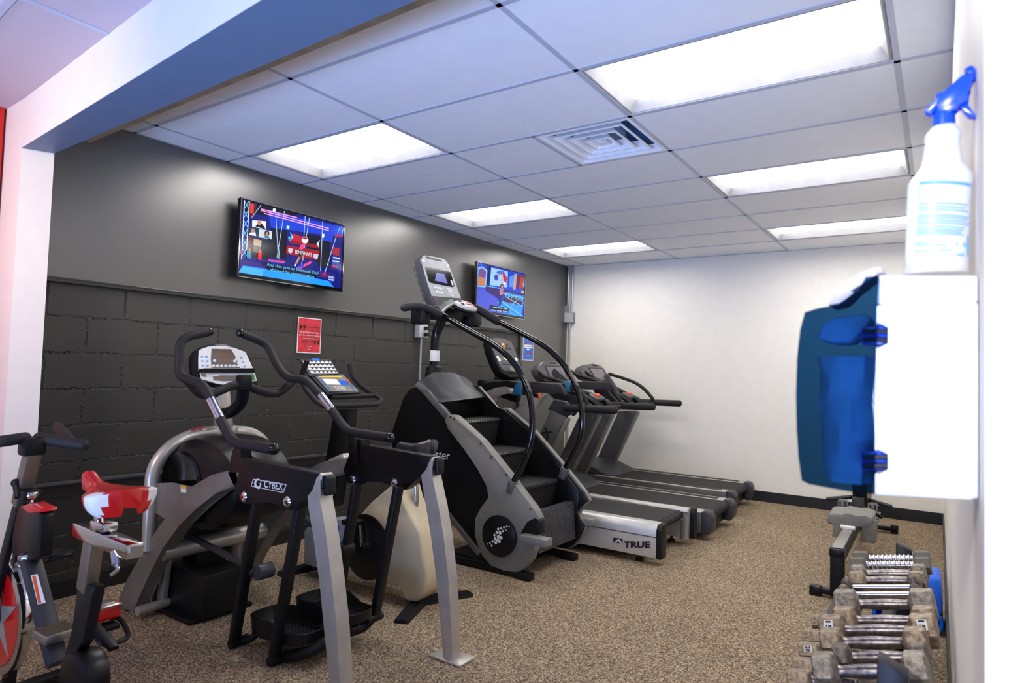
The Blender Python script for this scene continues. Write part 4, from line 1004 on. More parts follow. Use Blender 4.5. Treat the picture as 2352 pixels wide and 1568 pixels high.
# top hood
hA = [Y(*Z4(*q), 1.32) for q in [(205, 640), (300, 592), (345, 600)]]
f = MB()
zt = E_[0].z
x0 = pan_[3].x; x1 = E_[0].x + .01
f.loft([[Vector((x0 - .02, SN, pan_[3].z)), Vector((x0 - .02, SF + .05, pan_[3].z + .03)), Vector((x1, SF + .05, zt + .03)), Vector((x1, SN, zt))],
        [Vector((x0 + .02, SN + .02, pan_[3].z + .05)), Vector((x0 + .02, SF + .02, pan_[3].z + .07)), Vector((x1 - .02, SF + .02, zt + .05)), Vector((x1 - .02, SN + .02, zt + .02))],
        [Vector((x0 + .03, 1.22, pan_[3].z + .11)), Vector((x0 + .03, 1.44, pan_[3].z + .11)), Vector((x1 - .12, 1.44, zt + .11)), Vector((x1 - .12, 1.22, zt + .11))]])
f.build('top_hood', 'dgrey', st, smooth=60)
# mast and console
m0, m1_, m2_ = Y(*Z4(288, 590), 1.32), Y(*Z4(296, 400), 1.32), Y(*Z4(330, 330), 1.32)
m3 = Y(*Z4(345, 280), 1.32)
MB().lathe([(.085, -.07), (.07, 0), (.06, .06), (.045, .075)], m0, (0, 0, 1), 20).build('mast_collar', 'black', st)
mt = MB().tube([m0, m1_, m2_, m3], .037, 16, fil=.15).build('mast', 'black_gl', st)
q = [Y(*Z4(*k), 1.32) for k in [(290.5, 528), (292.5, 480)]]
MB().cyl(q[0], q[1], .0385, 16).build('mast_label', 'paper', mt)
cc = Y(1003, 642, 1.32); sn = Vector((math.cos(.30), -.05, math.sin(.30))).normalized()
def sc(pts, off=0): return [ON(*ZS(*k), cc + sn * off, sn) for k in pts]
co = [(325, 235), (345, 195), (380, 180), (500, 200), (660, 230), (730, 255), (780, 310), (830, 430), (1000, 900), (960, 1000), (600, 1035), (555, 990), (500, 860), (420, 600), (345, 330)]
cz = MB().prism(sc(co), -sn * .075, bev=.012).build('console', 'mgrey', st)
MB().prism(sc([(335, 250), (355, 205), (390, 190), (500, 208), (655, 238), (725, 265), (770, 320), (820, 440), (985, 890), (900, 890), (510, 855), (425, 600), (350, 330)]), sn * .004, bev=.001).build('face', 'lgrey', cz, smooth=0)
g = MB(); g.prism(sc([(415, 210), (430, 205), (670, 265), (685, 280), (670, 290), (430, 232)], .004), sn * .002); g.build('card_slot', 'ink', cz, smooth=0)
dsp = MB().prism(sc([(400, 375), (420, 372), (790, 455), (820, 470), (880, 690), (860, 708), (490, 635), (465, 615)], .004), sn * .002).build('display_glass', 'black_gl', cz, smooth=0)
MB().prism(sc([(590, 475), (720, 495), (770, 650), (560, 600)], .006), sn * .0006).build('display_image', 'lcdblue', dsp, smooth=0)
for kx, ky in [(375, 278), (770, 362)]: MB().prism(sc(blob(kx, ky, 25, 28, 14), .004), sn * .003).build('button', 'inkwhite', cz, smooth=0)
for kx, ky in [(567, 712), (612, 722), (660, 732), (590, 780), (635, 790), (680, 800)]: MB().prism(sc(blob(kx, ky, 20, 23, 12), .004), sn * .003).build('button', 'inkwhite', cz, smooth=0)
for i in range(4):
    for j in range(3): MB().prism(sc(blob(770 + j * 27 + i * 12, 728 + j * 8 + i * 36, 11, 13, 10), .004), sn * .003).build('button', 'inkwhite', cz, smooth=0)
for kx, ky in [(830, 610), (842, 640), (852, 670)]: MB().prism(sc(blob(kx, ky, 13, 15, 10), .006), sn * .002).build('button', 'inkwhite', cz, smooth=0)

g = MB()
for i in range(14): g.bar(sc([(222 + i * 12, 395 + i * 40)], -.02)[0] + Vector((0, -.006, 0)), sc([(228 + i * 12, 408 + i * 40)], -.055)[0] + Vector((0, -.006, 0)), .004, .006)
g.build('side_vent', 'ink', cz, smooth=0)
MB().prism(sc([(520, 870), (960, 910), (985, 960), (620, 1025), (575, 985)], .002), sn * .002).build('lower_panel', 'mgrey', cz, smooth=0)
MB().prism(sc(blob(735, 958, 36, 26, 16), .004), sn * .004).build('go_button', 'green', cz, smooth=0)
# control pod and crossbar
pc = Y(*ZS(1060, 1000), 1.36) + Vector((.14, 0, -.02))
pc = X(*ZS(1060, 1010), 1.10)
R0 = Matrix.Rotation(.5, 3, 'Y')
pod = MB().ball(pc + Vector((-.01, 0, -.015)), (.085, .14, .035), 20, R0).build('control_pod', 'black', st)
MB().ball(pc + Vector((.0, 0, -.006)), (.075, .125, .032), 20, R0).build('pod_face', 'lgrey', pod)
up = R0 @ Vector((0, 0, 1))
g = MB(); g.box(pc + up * .025, (.06, .055, .008), R0, bev=.002); rb_ = g.build('stop_button', 'red', pod)
g = MB(); g.ring_strip([pc + up * .0295 + R0 @ Vector((.013 * math.cos(a * PI / 8), .009 * math.sin(a * PI / 8), 0)) for a in range(16)], [pc + up * .0295 + R0 @ Vector((.009 * math.cos(a * PI / 8), .006 * math.sin(a * PI / 8), 0)) for a in range(16)], up * .001); g.build('stop_symbol', 'inkwhite', rb_, smooth=0)
g = MB()
for s_ in (-1, 1):
    g.ball(pc + up * .02 + R0 @ Vector((-.015, s_ * .062, 0)), (.016, .016, .007), 10, R0); g.ball(pc + up * .02 + R0 @ Vector((.022, s_ * .066, 0)), (.016, .016, .007), 10, R0)
g.build('pod_buttons', 'ink', pod)
xb = [X(*ZS(240, 1040), 1.02), X(*ZS(560, 1080), 1.08), X(*ZS(700, 1040), 1.08), X(*ZS(830, 960), 1.08), pc + Vector((-.02, 0, 0))]
MB().tube([X(*ZS(640, 1110), 1.08), X(*ZS(720, 1030), 1.08), X(*ZS(840, 960), 1.08)], .026, 12, fil=.05).build('crossbar', 'steel', st)
MB().tube([X(*ZS(55, 1045), 1.00), X(*ZS(250, 1020), 1.02), X(*ZS(420, 1040), 1.06), X(*ZS(640, 1150), 1.12)], .026, 12, fil=.08, round_end=True).build('front_handle', 'rubber', st)
MB().box(X(*ZS(330, 1180), 1.0) , (.12, .10, .12), bev=.02).build('cup_holder', 'black', st)
MB().box(X(*ZS(1140, 1230), 1.0), (.14, .16, .12), bev=.03).build('cup_holder', 'black', st)
MB().box(X(*ZS(720, 1150), .98), (.10, .36, .10), bev=.02).build('mast_bracket', 'black', st)
# handrails
nr = [Y(*Z4(322, 318), 1.10), Y(*Z4(440, 388), 1.08), Y(*Z4(556, 450), 1.07), Y(*Z4(640, 520), 1.06), Y(*Z4(700, 620), 1.055), Y(*Z4(730, 720), 1.05), Y(*Z4(733, 850), 1.05), Y(*Z4(702, 970), 1.04), Y(*Z4(645, 1072), 1.035)]
MB().tube(nr, .021, 16, fil=.12).build('handrail', 'black_gl', st)
fr2 = [pc + Vector((.02, .12, -.01)), Y(*Z4(575, 348), 1.57), Y(*Z4(690, 405), 1.58), Y(*Z4(790, 460), 1.59), Y(*Z4(870, 535), 1.60), Y(*Z4(932, 640), 1.60), Y(*Z4(958, 770), 1.60), Y(*Z4(948, 880), 1.60), Y(*Z4(878, 1012), 1.60)]
MB().tube(fr2[1:], .021, 16, fil=.12).build('handrail', 'black_gl', st)
MB().tube(fr2[:2], .032, 14, round_end=True).build('handrail_sleeve', 'rubber', st)
for q in (nr[-1], fr2[-1]):
    d_ = Vector((-.35, 0, -1)).normalized()
    MB().cyl(q - d_ * .01, q + d_ * .075, .033, 18, r2=.028, bev=.005).build('rail_socket', 'mgrey', st)
# lower bumper, pegs, feet
g = MB(); q = yy(Z4, [(672, 1305), (705, 1250), (740, 1232), (762, 1245), (762, 1312), (745, 1300)], SN - .035); g.prism(q, dy(.08), bev=.01); g.build('corner_block', 'black', st)
def peg(p, nm='foot_peg'):
    MB().box(p, (.20, .085, .05), bev=.008).build(nm, 'grey', st)
peg(Y(*Z4(745, 1333), SN - .06)); peg(Y(*Z4(955, 1243), SF + .09))
for p in (Z(1215, 1335, .0), Z(1318, 1288, .0)):
    MB().bar(Vector((1.2, p.y + .02, .03)), Vector((p.x - .02, p.y + .02, .03)), .05, .04, bev=.008).box((p.x - .05, p.y + .02, .022), (.12, .07, .044), bev=.008).build('floor_rail', 'black', st)
MB().box((1.45, 1.325, .035), (.5, .5, .05), bev=.01).build('base', 'black', st)
a_, b_ = Y(*Z4(338, 1200), SN - .05), Y(*Z4(492, 1395), SN - .05)
MB().bar(a_ + (a_ - b_) * .3, b_, .03, .02, up=(0, 1, 0)).build('side_stay', 'mgrey', st)
# ------------------------------------------------------------------ treadmills
def deck_end(v): return v
t1 = thing('treadmill', 'silver-sided treadmill with white side rails and blue handrail joints, beside the stair climber', 'treadmill', (1.5, 2.25, 0), 'treadmills')
ya, yb_, xe = 1.86, 2.645, 2.425
def yzprism(mb, prof, x0, x1, bev=0): return mb.prism([(x0, y, z) for y, z in prof], (x1 - x0, 0, 0), bev)
s_ = yzprism(MB(), [(ya, .055), (ya, .25), (ya + .018, .278), (ya + .04, .286), (ya + .12, .286), (ya + .125, .262), (ya + .10, .255), (ya + .10, .055)], .45, xe, .003).build('side_rail', 'rail_alu', t1)
yzprism(MB(), [(yb_, .055), (yb_, .25), (yb_ - .018, .278), (yb_ - .04, .286), (yb_ - .12, .286), (yb_ - .125, .262), (yb_ - .10, .255), (yb_ - .10, .055)], .45, xe, .003).build('side_rail', 'rail_alu', t1)
yzprism(MB(), [(ya - .003, .196), (ya - .003, .203), (ya + .001, .203), (ya + .001, .196)], .45, xe).build('rail_groove', 'mgrey', s_, smooth=0)
for y, w_ in ((ya - .004, .105), (yb_ - .065, .07)):
    yzprism(MB(), [(y, .05), (y, .25), (y + .022, .285), (y + w_, .29), (y + w_, .05)], xe, xe + .04, .006).build('end_cap', 'black', t1)
MB().box(((.5 + xe - .06) / 2, (ya + yb_) / 2, .255), (xe - .56, yb_ - ya - .21, .03)).cyl((xe - .075, ya + .11, .232), (xe - .075, yb_ - .11, .232), .038, 20).build('running_belt', 'belt', t1, smooth=40)
MB().box((xe - .16, (ya + yb_) / 2, .13), (.03, yb_ - ya - .2, .09), bev=.004).build('cross_member', 'silver', t1)
MB().prism([(xe - .045, yb_ - .1, .06), (xe - .045, yb_ - .1, .215), (xe - .04, yb_ - .17, .215), (xe - .04, yb_ - .17, .06)], (.02, 0, 0)).build('corner_bracket', 'mgrey', t1, smooth=0)
MB().prism([(.35, ya + .02, .06), (.95, ya + .02, .06), (.95, ya + .02, .28), (.80, ya + .02, .36), (.45, ya + .02, .36), (.35, ya + .02, .28)], (0, yb_ - ya - .04, 0), bev=.03).build('motor_hood', 'dgrey', t1)
for x, y in ((2.28, ya + .06), (2.28, yb_ - .06), (.6, ya + .06), (.6, yb_ - .06)):
    MB().cyl((x, y, 0), (x, y, .02), .03, 14).cyl((x, y, .02), (x, y, .06), .012, 10).build('levelling_foot', 'black', t1)
a_, b_ = Y(*Z5(892, 1309), ya - .004), Y(*Z5(1043, 1311), ya - .004)
MB().text('TRUE', a_, (b_ - a_), (0, 0, 1), .046, (b_ - a_).length, th=.001, bold=.045).build('lettering', 'ink', s_, smooth=0)
q = [Y(*Z5(*k), ya - .0045) for k in [(831, 1278), (831, 1250), (884, 1258), (884, 1284)]]
lg = MB().prism(q, dy(.0015)).build('emblem', 'ink', s_, smooth=0)
q = [Y(*Z5(*k), ya - .0055) for k in [(838, 1278), (846, 1266), (860, 1260), (872, 1264), (880, 1282), (870, 1282), (864, 1272), (855, 1270), (848, 1279)]]
MB().prism(q, dy(.001)).build('emblem_arc', 'inkwhite', lg, smooth=0)
# handrails and uprights
ny, fy = 1.92, 2.56
def near(pts, y=None): return [Y(*ZA(*p), ny if y is None else y) for p in pts]
MB().prism(near([(72, 822), (108, 785), (190, 735), (310, 684), (520, 688), (662, 694), (645, 800), (600, 786), (480, 770), (370, 762), (260, 800), (180, 885)]), dy(.06), bev=.012).build('rail_pad', 'black', t1)
arm = near([(180, 880), (255, 800), (370, 762), (480, 770), (605, 790), (575, 875), (430, 862), (380, 872), (330, 930), (310, 985), (270, 1040), (150, 1180), (60, 1130), (100, 1000)])
bot = Vector((.62, ny, .30))
armp = arm[:11] + [Vector((.80, ny, .30)), Vector((.58, ny, .30))] + [arm[0] + Vector((-.06, 0, -.10))]
MB().prism(armp, dy(.06), bev=.010).build('upright', 'silver', t1)
MB().prism(near([(650, 696), (722, 700), (716, 892), (574, 886), (605, 790)], ny - .004), dy(.068), bev=.012).build('rail_joint', 'tblue', t1)
MB().prism(near([(720, 702), (900, 708), (1215, 724), (1262, 780), (1312, 888), (1250, 886), (1140, 856), (1000, 852), (860, 862), (716, 888)]), dy(.06), bev=.014).build('rail_grip', 'rubber', t1)
farr = [Y(*ZB(*p), fy) for p in [(342, 402), (362, 368), (450, 366), (432, 488), (388, 496)]]
MB().prism(farr, dy(.068), bev=.012).build('rail_joint', 'tblue', t1)
fg = [Y(*ZB(*p), fy) for p in [(446, 368), (880, 373), (915, 420), (952, 490), (900, 478), (800, 458), (640, 444), (540, 455), (430, 488)]]
MB().prism(fg, dy(.06), bev=.014).build('rail_grip', 'rubber', t1)
pk = near([(548, 1170), (640, 1065), (800, 950), (1045, 862), (1020, 905), (905, 1030), (830, 1160), (725, 1332)], fy)
def down(a, b, z): return b + (b - a) * ((z - b.z) / (b.z - a.z))
pk = pk + [down(pk[6], pk[7], .30), down(pk[1], pk[0], .30)]
MB().prism(pk, dy(.06), bev=.010).build('upright', 'silver', t1)
pad2 = [v + Vector((.05, 0, 0)) for v in near([(560, 760), (660, 690), (900, 700), (1260, 720), (1260, 800), (1000, 800), (850, 830)], fy)]
MB().prism(pad2, dy(.06), bev=.012).build('rail_pad', 'black', t1)
ck = Y(*ZA(885, 890), 2.02)
MB().cyl(ck + Vector((-.06, 0, .01)), ck + Vector((.045, 0, 0)), .022, 16).build('stop_holder', 'black', t1)
MB().cyl(ck + Vector((.046, 0, 0)), ck + Vector((.058, 0, 0)), .024, 18, bev=.004).build('stop_button', 'orange', t1)
# console with lit figures
c1 = X(1168, 830, .82); n1 = Vector((math.cos(.42), -.06, math.sin(.42))).normalized()
def A(pts, off=0): return [ON(*ZA(*p), c1 + n1 * off, n1) for p in pts]
k1 = MB().prism(A([(262, 110), (340, 88), (470, 98), (565, 140), (600, 190), (690, 440), (745, 555), (735, 600), (690, 640), (560, 640), (440, 575), (370, 450), (300, 270)]), -n1 * .09, bev=.014).build('console', 'black', t1)
MB().prism(A([(275, 118), (345, 98), (465, 108), (558, 150), (590, 200), (680, 440), (728, 555), (640, 590), (520, 575), (430, 520), (385, 440), (310, 260)]), n1 * .004).build('face', 'mgrey', k1, smooth=0)
for q in ([(320, 160), (520, 182), (525, 200), (330, 182)], [(430, 205), (505, 210), (520, 275), (470, 240)], [(512, 225), (562, 230), (572, 260), (525, 255)], [(440, 456), (575, 456), (580, 468), (445, 468)]): MB().prism(A(q, .004), n1 * .001).build('display', 'ink', k1, smooth=0)
g = MB(); g.prism(A([(365, 168), (380, 170), (384, 184), (370, 184)], .005), n1 * .001); g.prism(A([(455, 215), (485, 218), (492, 232), (465, 232)], .005), n1 * .001); g.build('red_figures', 'ledred', k1, smooth=0)
g = MB(); g.prism(A([(432, 172), (470, 176), (474, 196), (438, 194)], .005), n1 * .001); g.build('orange_figures', 'ledorange', k1, smooth=0)
g = MB()
for bx_, by_ in [(380, 360), (400, 385), (408, 408), (500, 390), (630, 380), (640, 400), (480, 375)]: g.prism(A(blob(bx_, by_, 16, 16, 10), .004), n1 * .002)
g.build('keys', 'inkwhite', k1, smooth=0)
MB().prism(A(blob(440, 382, 18, 24, 12), .004), n1 * .002).build('start_key', 'green', k1, smooth=0)
MB().prism(A([(525, 510), (650, 530), (665, 580), (560, 580), (530, 560)], .01), n1 * .03, bev=.006).build('reader', 'grey', k1)
MB().bar(X(1165, 900, .74) + Vector((0, 0, .12)), X(1165, 900, .70) + Vector((0, 0, -.06)), .28, .08, up=(0, 1, 0), bev=.02).build('console_neck', 'black', t1)
MB().box((.80, (ny + fy) / 2 + .03, Y(*ZA(450, 740), ny).z), (.10, fy - ny, .07), bev=.02).build('cross_handle', 'black', t1)

def cybex(y0, y1, dx, lab, up_near, up_far, grips, consol, scr, cpx, curve, letter=False):
    t = thing('treadmill', lab, 'treadmill', (1.5, (y0 + y1) / 2, 0), 'treadmills')
    xe = 2.36 + dx
    for (a, b, sgn) in ((y0, y0 + .13, 1), (y1, y1 - .13, -1)):
        r = MB(); lo, hi = min(a, b), max(a, b)
        r.box(((.5 + xe) / 2, (lo + hi) / 2, .14), (xe - .5, hi - lo, .16), bev=.01); r = r.build('side_rail', 'mgrey', t)
        MB().box(((.95 + xe) / 2, (lo + hi) / 2, .224), (xe - .95, hi - lo - .002, .012), bev=.004).build('rail_edge', 'silver', r)
        MB().box(((.98 + xe - .05) / 2, (lo + hi) / 2 + .012 * sgn, .2305), (xe - 1.06, hi - lo - .06, .006)).build('tread_strip', 'black', r, smooth=0)
        MB().prism([(xe, lo - .005, .06), (xe + .06, lo - .005, .05), (xe + .085, lo - .005, .10), (xe + .085, lo - .005, .19), (xe + .06, lo - .005, .232), (xe, lo - .005, .238)], (0, hi - lo + .01, 0), bev=.012).box((xe + .082, (lo + hi) / 2, .165), (.008, .05, .03)).build('end_cap', 'dgrey', t)
    MB().box(((.7 + xe) / 2, (y0 + y1) / 2, .205), (xe - .7, y1 - y0 - .25, .03)).cyl((xe + .01, y0 + .125, .182), (xe + .01, y1 - .125, .182), .042, 20).build('running_belt', 'belt', t, smooth=40)
    MB().box((xe - .02, (y0 + y1) / 2, .10), (.06, y1 - y0 - .24, .08)).build('rear_frame', 'black', t)
    hx0, hx1 = .45 + dx, 1.02 + dx
    MB().prism([(hx0, y0 + .05, .06), (hx1 + .12, y0 + .05, .06), (hx1 + .12, y0 + .05, .225), (hx1 - .08, y0 + .05, .30), (hx1 - .28, y0 + .05, .335), (hx0 + .1, y0 + .05, .32), (hx0, y0 + .05, .22)], (0, y1 - y0 - .10, 0), bev=.03).build('motor_hood', 'dgrey', t)
    for x in (.7 + dx, xe - .15):
        for y in (y0 + .07, y1 - .07): MB().cyl((x, y, 0), (x, y, .065), .025, 12).build('levelling_foot', 'black', t)
    for (y, u) in ((y0 + .02, up_near), (y1 - .08, up_far)):
        e0, e1, e2, e3 = u          # bottom left, top left, top right, bottom right in x,z
        p = [Vector((q[0], y, q[1])) for q in u]
        m = MB().prism(p, dy(.06), bev=.008).build('upright', 'mgrey', t)
        d_ = (p[2] - p[3]).normalized(); n_ = Vector((d_.z, 0, -d_.x))
        MB().prism([p[3], p[3] + n_ * .035, p[2] + n_ * .035, p[2]], dy(.055), bev=.008).build('upright_edge', 'silver2', m)
        g = MB()
        for fct, si in ((.06, .03), (.93, .03)): 
            c = p[3] + (p[2] - p[3]) * fct - n_ * si; g.cyl(c + Vector((0, -.003, 0)), c, .007, 10)
        g.build('screw', 'steel', m, smooth=0)
        if letter and y < (y0 + y1) / 2:
            a = Y(*ZB(140, 1105), y - .002); b = Y(*ZB(238, 930), y - .002)
            a = a - (b - a) * .9
            MB().text('CYBEX', a, (b - a), Vector((-(b - a).z, 0, (b - a).x)), .085, (b - a).length, th=.0015, bold=.04).build('lettering', 'dblue', m, smooth=0)
    for (a, b, y) in grips:
        MB().tube([a, b], .032, 14, rx=.028, ry=.036, round_end=True).build('handrail', 'rubber', t)
        c = a
        MB().prism([c + Vector(k) for k in ((-.20, 0, -.03), (-.13, 0, .075), (.0, 0, .06), (.06, 0, .0), (.06, 0, -.05), (-.01, 0, -.09))], dy(.06), bev=.014).build('rail_bracket', 'dgrey', t)
    c0, nn, crp = cpx
    def O(pts, off=0): return [ON(*crp(*p), c0 + nn * off, nn) for p in pts]
    k = MB().prism(O(consol), -nn * .10, bev=.02).build('console', 'mgrey', t)
    MB().prism(O(scr), nn * .002).build('screen', 'screen', k, smooth=0)
    xs = [p[0] for p in scr]; ys = [p[1] for p in scr]; mx_, my_ = sum(xs) / 4, sum(ys) / 4
    fr = [(mx_ + (p[0] - mx_) * 1.16, my_ + (p[1] - my_) * 1.14) for p in scr]
    MB().ring_strip(O(fr), O(scr), nn * .004).build('screen_bezel', 'dgrey', k, smooth=0)
    sl = [(min(xs) + 40 * (xs[1] - xs[0]) / 180, min(ys) - 55 * (xs[1] - xs[0]) / 180), (min(xs) + 110 * (xs[1] - xs[0]) / 180, min(ys) - 50 * (xs[1] - xs[0]) / 180)]
    g = MB(); g.prism(O([(sl[0][0], sl[0][1]), (sl[1][0], sl[1][1]), (sl[1][0], sl[1][1] + 16), (sl[0][0], sl[0][1] + 16)]), nn * .003); g.build('speaker_slot', 'ink', k, smooth=0)
    yc = (y0 + y1) / 2
    gz = grips[0][0].z
    lo_ = ON(*crp(mx_ + 60, max(ys) + 40), c0, nn)
    xg = grips[0][0].x
    MB().bar(Vector((c0.x - .06, yc, c0.z - .05)), Vector((xg - .02, yc, gz + .0)), .26, .06, up=(0, 1, 0), bev=.02).build('console_neck', 'dgrey', t)
    MB().tube([Vector((xg, y0 + .05, gz)), Vector((xg, y1 - .05, gz))], .03, 12).build('cross_handle', 'black', t)
    for s_ in (-.12, .12):
        MB().tube([Vector((c0.x + .05, yc + s_ * .8, c0.z - .12)), Vector((xg + .12, yc + s_, gz + .09)), Vector((xg + .26, yc + s_, gz + .0))], .024, 12, fil=.1).build('centre_bar', 'black', t)
    MB().box(Vector((xg + .15, yc, gz + .10)), (.10, .20, .035), Matrix.Rotation(.5, 3, 'Y'), bev=.012).build('stop_panel', 'mgrey', t)
    MB().box(Vector((xg + .155, yc, gz + .12)), (.04, .08, .02), Matrix.Rotation(.5, 3, 'Y'), bev=.005).build('stop_button', 'orange', t)
    MB().tube([Vector((xg + .26, y0 + .1, gz)), Vector((xg + .26, y1 - .1, gz))], .026, 12).build('front_bar', 'black', t)
    for cv in curve: MB().tube(cv, .019, 12, fil=.15).build('curved_bar', 'rubber', t)
    return t
nB = Vector((math.cos(.40), -.05, math.sin(.40))).normalized()
upn = [(.66, .30), (1.00, 1.0), (1.16, .97), (.86, .26)]
pBEX = [Y(*ZB(*p), 2.79) for p in [(70, 1030), (215, 690), (388, 775), (190, 1185)]]
dB = (pBEX[2] - pBEX[3]).normalized()
b3 = pBEX[3] - dB * ((pBEX[3].z - .22) / dB.z); b0 = pBEX[0] - dB * ((pBEX[0].z - .22) / dB.z)
upB = [(b0.x, .22), (pBEX[1].x, pBEX[1].z), (pBEX[2].x, pBEX[2].z), (b3.x, .22)]
def gr(crp, a, b, y): return (Y(*crp(*a), y), Y(*crp(*b), y), y)
cB = X(1282, 855, .82)
curB = [[ON(*ZB(95, 262), cB, nB), Y(*ZB(150, 320), 2.90), Y(*ZB(300, 358), 2.86), Y(*ZB(560, 470), 2.84), Y(*ZB(640, 640), 2.84)],
        [ON(*ZB(420, 255), cB, nB) + Vector((0, .05, 0)), Y(*ZB(520, 300), 3.46), Y(*ZB(740, 362), 3.46), Y(*ZB(900, 450), 3.46), Y(*ZB(1010, 590), 3.46)]]
cybex(2.77, 3.54, .10, 'middle treadmill with dark end caps and blank grey screen, behind the silver-sided treadmill', upB, upB,
      [gr(ZB, (385, 670), (950, 695), 2.80), gr(ZE, (400, 618), (1010, 640), 3.50)],
      [(70, 210), (112, 148), (180, 138), (290, 146), (345, 180), (380, 240), (445, 360), (330, 372), (180, 372), (110, 300)],
      [(172, 207), (350, 209), (412, 358), (228, 362)], (cB, nB, ZB), curB, True)
c3 = X(1378, 862, .86)
pT3 = [Y(*ZE(*p), 4.585) for p in [(285, 1330), (575, 690), (800, 690), (470, 1400)]]
upT = [(p.x, p.z) for p in pT3]
curT = [[ON(*ZB(605, 262), c3, nB), Y(*ZB(690, 330), 3.93), Y(*ZB(800, 370), 3.92), Y(*ZE(440, 470), 3.91), Y(*ZE(560, 590), 3.90)],
        [ON(*ZE(430, 215), c3, nB) + Vector((0, .03, 0)), Y(*ZE(600, 262), 4.58), Y(*ZE(780, 325), 4.58), Y(*ZE(900, 410), 4.58), Y(*ZE(1010, 540), 4.58)]]
cybex(3.85, 4.64, .0, 'farthest treadmill with blank grey screen, next to the white wall', upT, upT,
      [gr(ZE, (350, 610), (930, 640), 3.88), gr(ZE, (800, 575), (1350, 595), 4.60)],
      [(558, 260), (566, 195), (602, 174), (690, 170), (780, 182), (815, 215), (870, 290), (920, 380), (800, 385), (690, 350), (600, 320)],
      [(658, 225), (805, 230), (860, 366), (735, 348)], (c3, nB, ZB), curT)

# ------------------------------------------------------------------ red and black indoor cycle in the left foreground
CY = -1.5
ic = thing('indoor_cycle', 'red and black indoor cycle with red saddle in the left foreground', 'exercise bike', (1.5, CY, 0))
def C1(pts, y=CY): return [Y(*Z1(*p), y) for p in pts]
fw = Y(9, 1413, CY)
fw.z = .357
rin = (Y(9, 1302, CY) - Y(9, 1524, CY)).length / 2
MB().lathe([(.02, -.012), (rin, -.012), (rin + .004, -.018), (rin + .032, -.018), (rin + .034, -.01), (rin + .034, .01), (rin + .032, .018), (rin + .004, .018), (rin, .012), (.02, .012)], fw, (0, 1, 0), 56).build('flywheel', 'chrome', ic, label='chrome-rimmed flywheel')
fwm = MB().lathe([(.03, 0), (rin - .002, 0), (rin - .002, .004), (.03, .004)], fw + Vector((0, -.017, 0)), (0, 1, 0), 48).build('flywheel_disc', 'red', ic)
star = []
for k in range(10):
    a_ = PI / 2 + .12 + k * PI / 5; r_ = (rin - .004) if k % 2 == 0 else rin * .30
    star.append(fw + Vector((r_ * math.cos(a_), -.0185, r_ * math.sin(a_))))
MB().prism(star, dy(.001)).build('star', 'silver', fwm, smooth=0)
MB().cyl(fw + Vector((0, -.06, 0)), fw + Vector((0, .06, 0)), .026, 18, bev=.004).build('hub', 'black', ic)
# fork, main frame, shroud
stem_b, stem_t = Y(*Z1(120, 560), CY), Y(*Z1(178, 320), CY)
MB().bar(stem_b - (stem_t - stem_b) * .2, stem_t, .05, .05, up=(0, 1, 0), bev=.008).build('handlebar_post', 'bronze', ic)
MB().prism(C1([(86, 640), (110, 600), (205, 640), (222, 660), (212, 890), (150, 920), (55, 870), (64, 760)], CY - .02), dy(.045), bev=.01).build('head_shroud', 'black_sh', ic)
MB().prism(C1([(105, 620), (150, 600), (215, 632), (218, 650), (150, 655)], CY - .025), dy(.055), bev=.006).build('resistance_cover', 'red', ic)
c = Y(*Z1(165, 572), CY); MB().cyl(c, c + Vector((0, 0, .025)), .026, 18, bev=.005).build('resistance_dial', 'chrome', ic)
c = Y(*Z1(85, 490), CY - .03); MB().tube([c, c + Vector((.03, 0, -.05))], .012, 10).ball(c, .016).build('post_lever', 'black', ic)
MB().box(Y(*Z1(150, 548), CY), (.09, .06, .035), bev=.008).build('post_clamp', 'black', ic)
fr_a, fr_b = Y(*Z1(160, 890), CY), Y(*Z1(262, 1280), CY)
MB().bar(fr_a + (fr_a - fr_b) * .05, fr_b + (fr_b - fr_a) * .45, .045, .06, up=(0, 1, 0), bev=.008).build('down_tube', 'dgrey', ic)
MB().cyl(Y(*Z1(160, 870), CY - .0), Y(*Z1(160, 902), CY), .036, 20, bev=.004).build('frame_collar', 'steel', ic)
dn = (fr_b - fr_a).normalized(); nn_ = Vector((dn.z, 0, -dn.x))
lbp = C1([(166, 988), (200, 980), (244, 1135), (204, 1145)], CY - .0245)
lm = MB().prism(lbp, dy(.001)).build('warning_label', 'paper', ic, smooth=0)
MB().prism(C1([(172, 992), (190, 988), (222, 1138), (206, 1141)], CY - .0255), dy(.001)).build('orange_band', 'orange', lm, smooth=0)
MB().bar(Y(*Z1(95, 620), CY), fw + Vector((0, -.045, 0)), .05, .022, up=(0, 1, 0), bev=.006).build('fork_blade', 'black', ic)
MB().bar(Y(*Z1(95, 620), CY + .04), fw + Vector((0, .045, 0)), .05, .022, up=(0, 1, 0), bev=.006).build('fork_blade', 'black', ic)
# handlebar
hb = stem_t + Vector((0, 0, .03))
MB().box(hb + Vector((-.01, 0, -.012)), (.07, .075, .07), bev=.014).build('bar_clamp', 'black', ic)
g = Z(0, 1015, hb.z + .01); e = Z(192, 1022, hb.z - .005)
MB().tube([hb + Vector((-.02, -.02, .02)), Y(0, 1014, CY - .10), Y(-60, 1020, CY - .12)], .021, 12, fil=.05, round_end=True).build('grip', 'rubber', ic)
MB().tube([hb + Vector((-.01, .02, .018)), X(120, 1012, hb.x + .02), X(192, 1022, hb.x + .12)], .021, 12, fil=.04, round_end=True).build('grip', 'rubber', ic)
MB().tube([X(160, 1012, hb.x + .02), X(133, 978, hb.x - .22)], .019, 12, round_end=True).build('grip', 'rubber', ic)
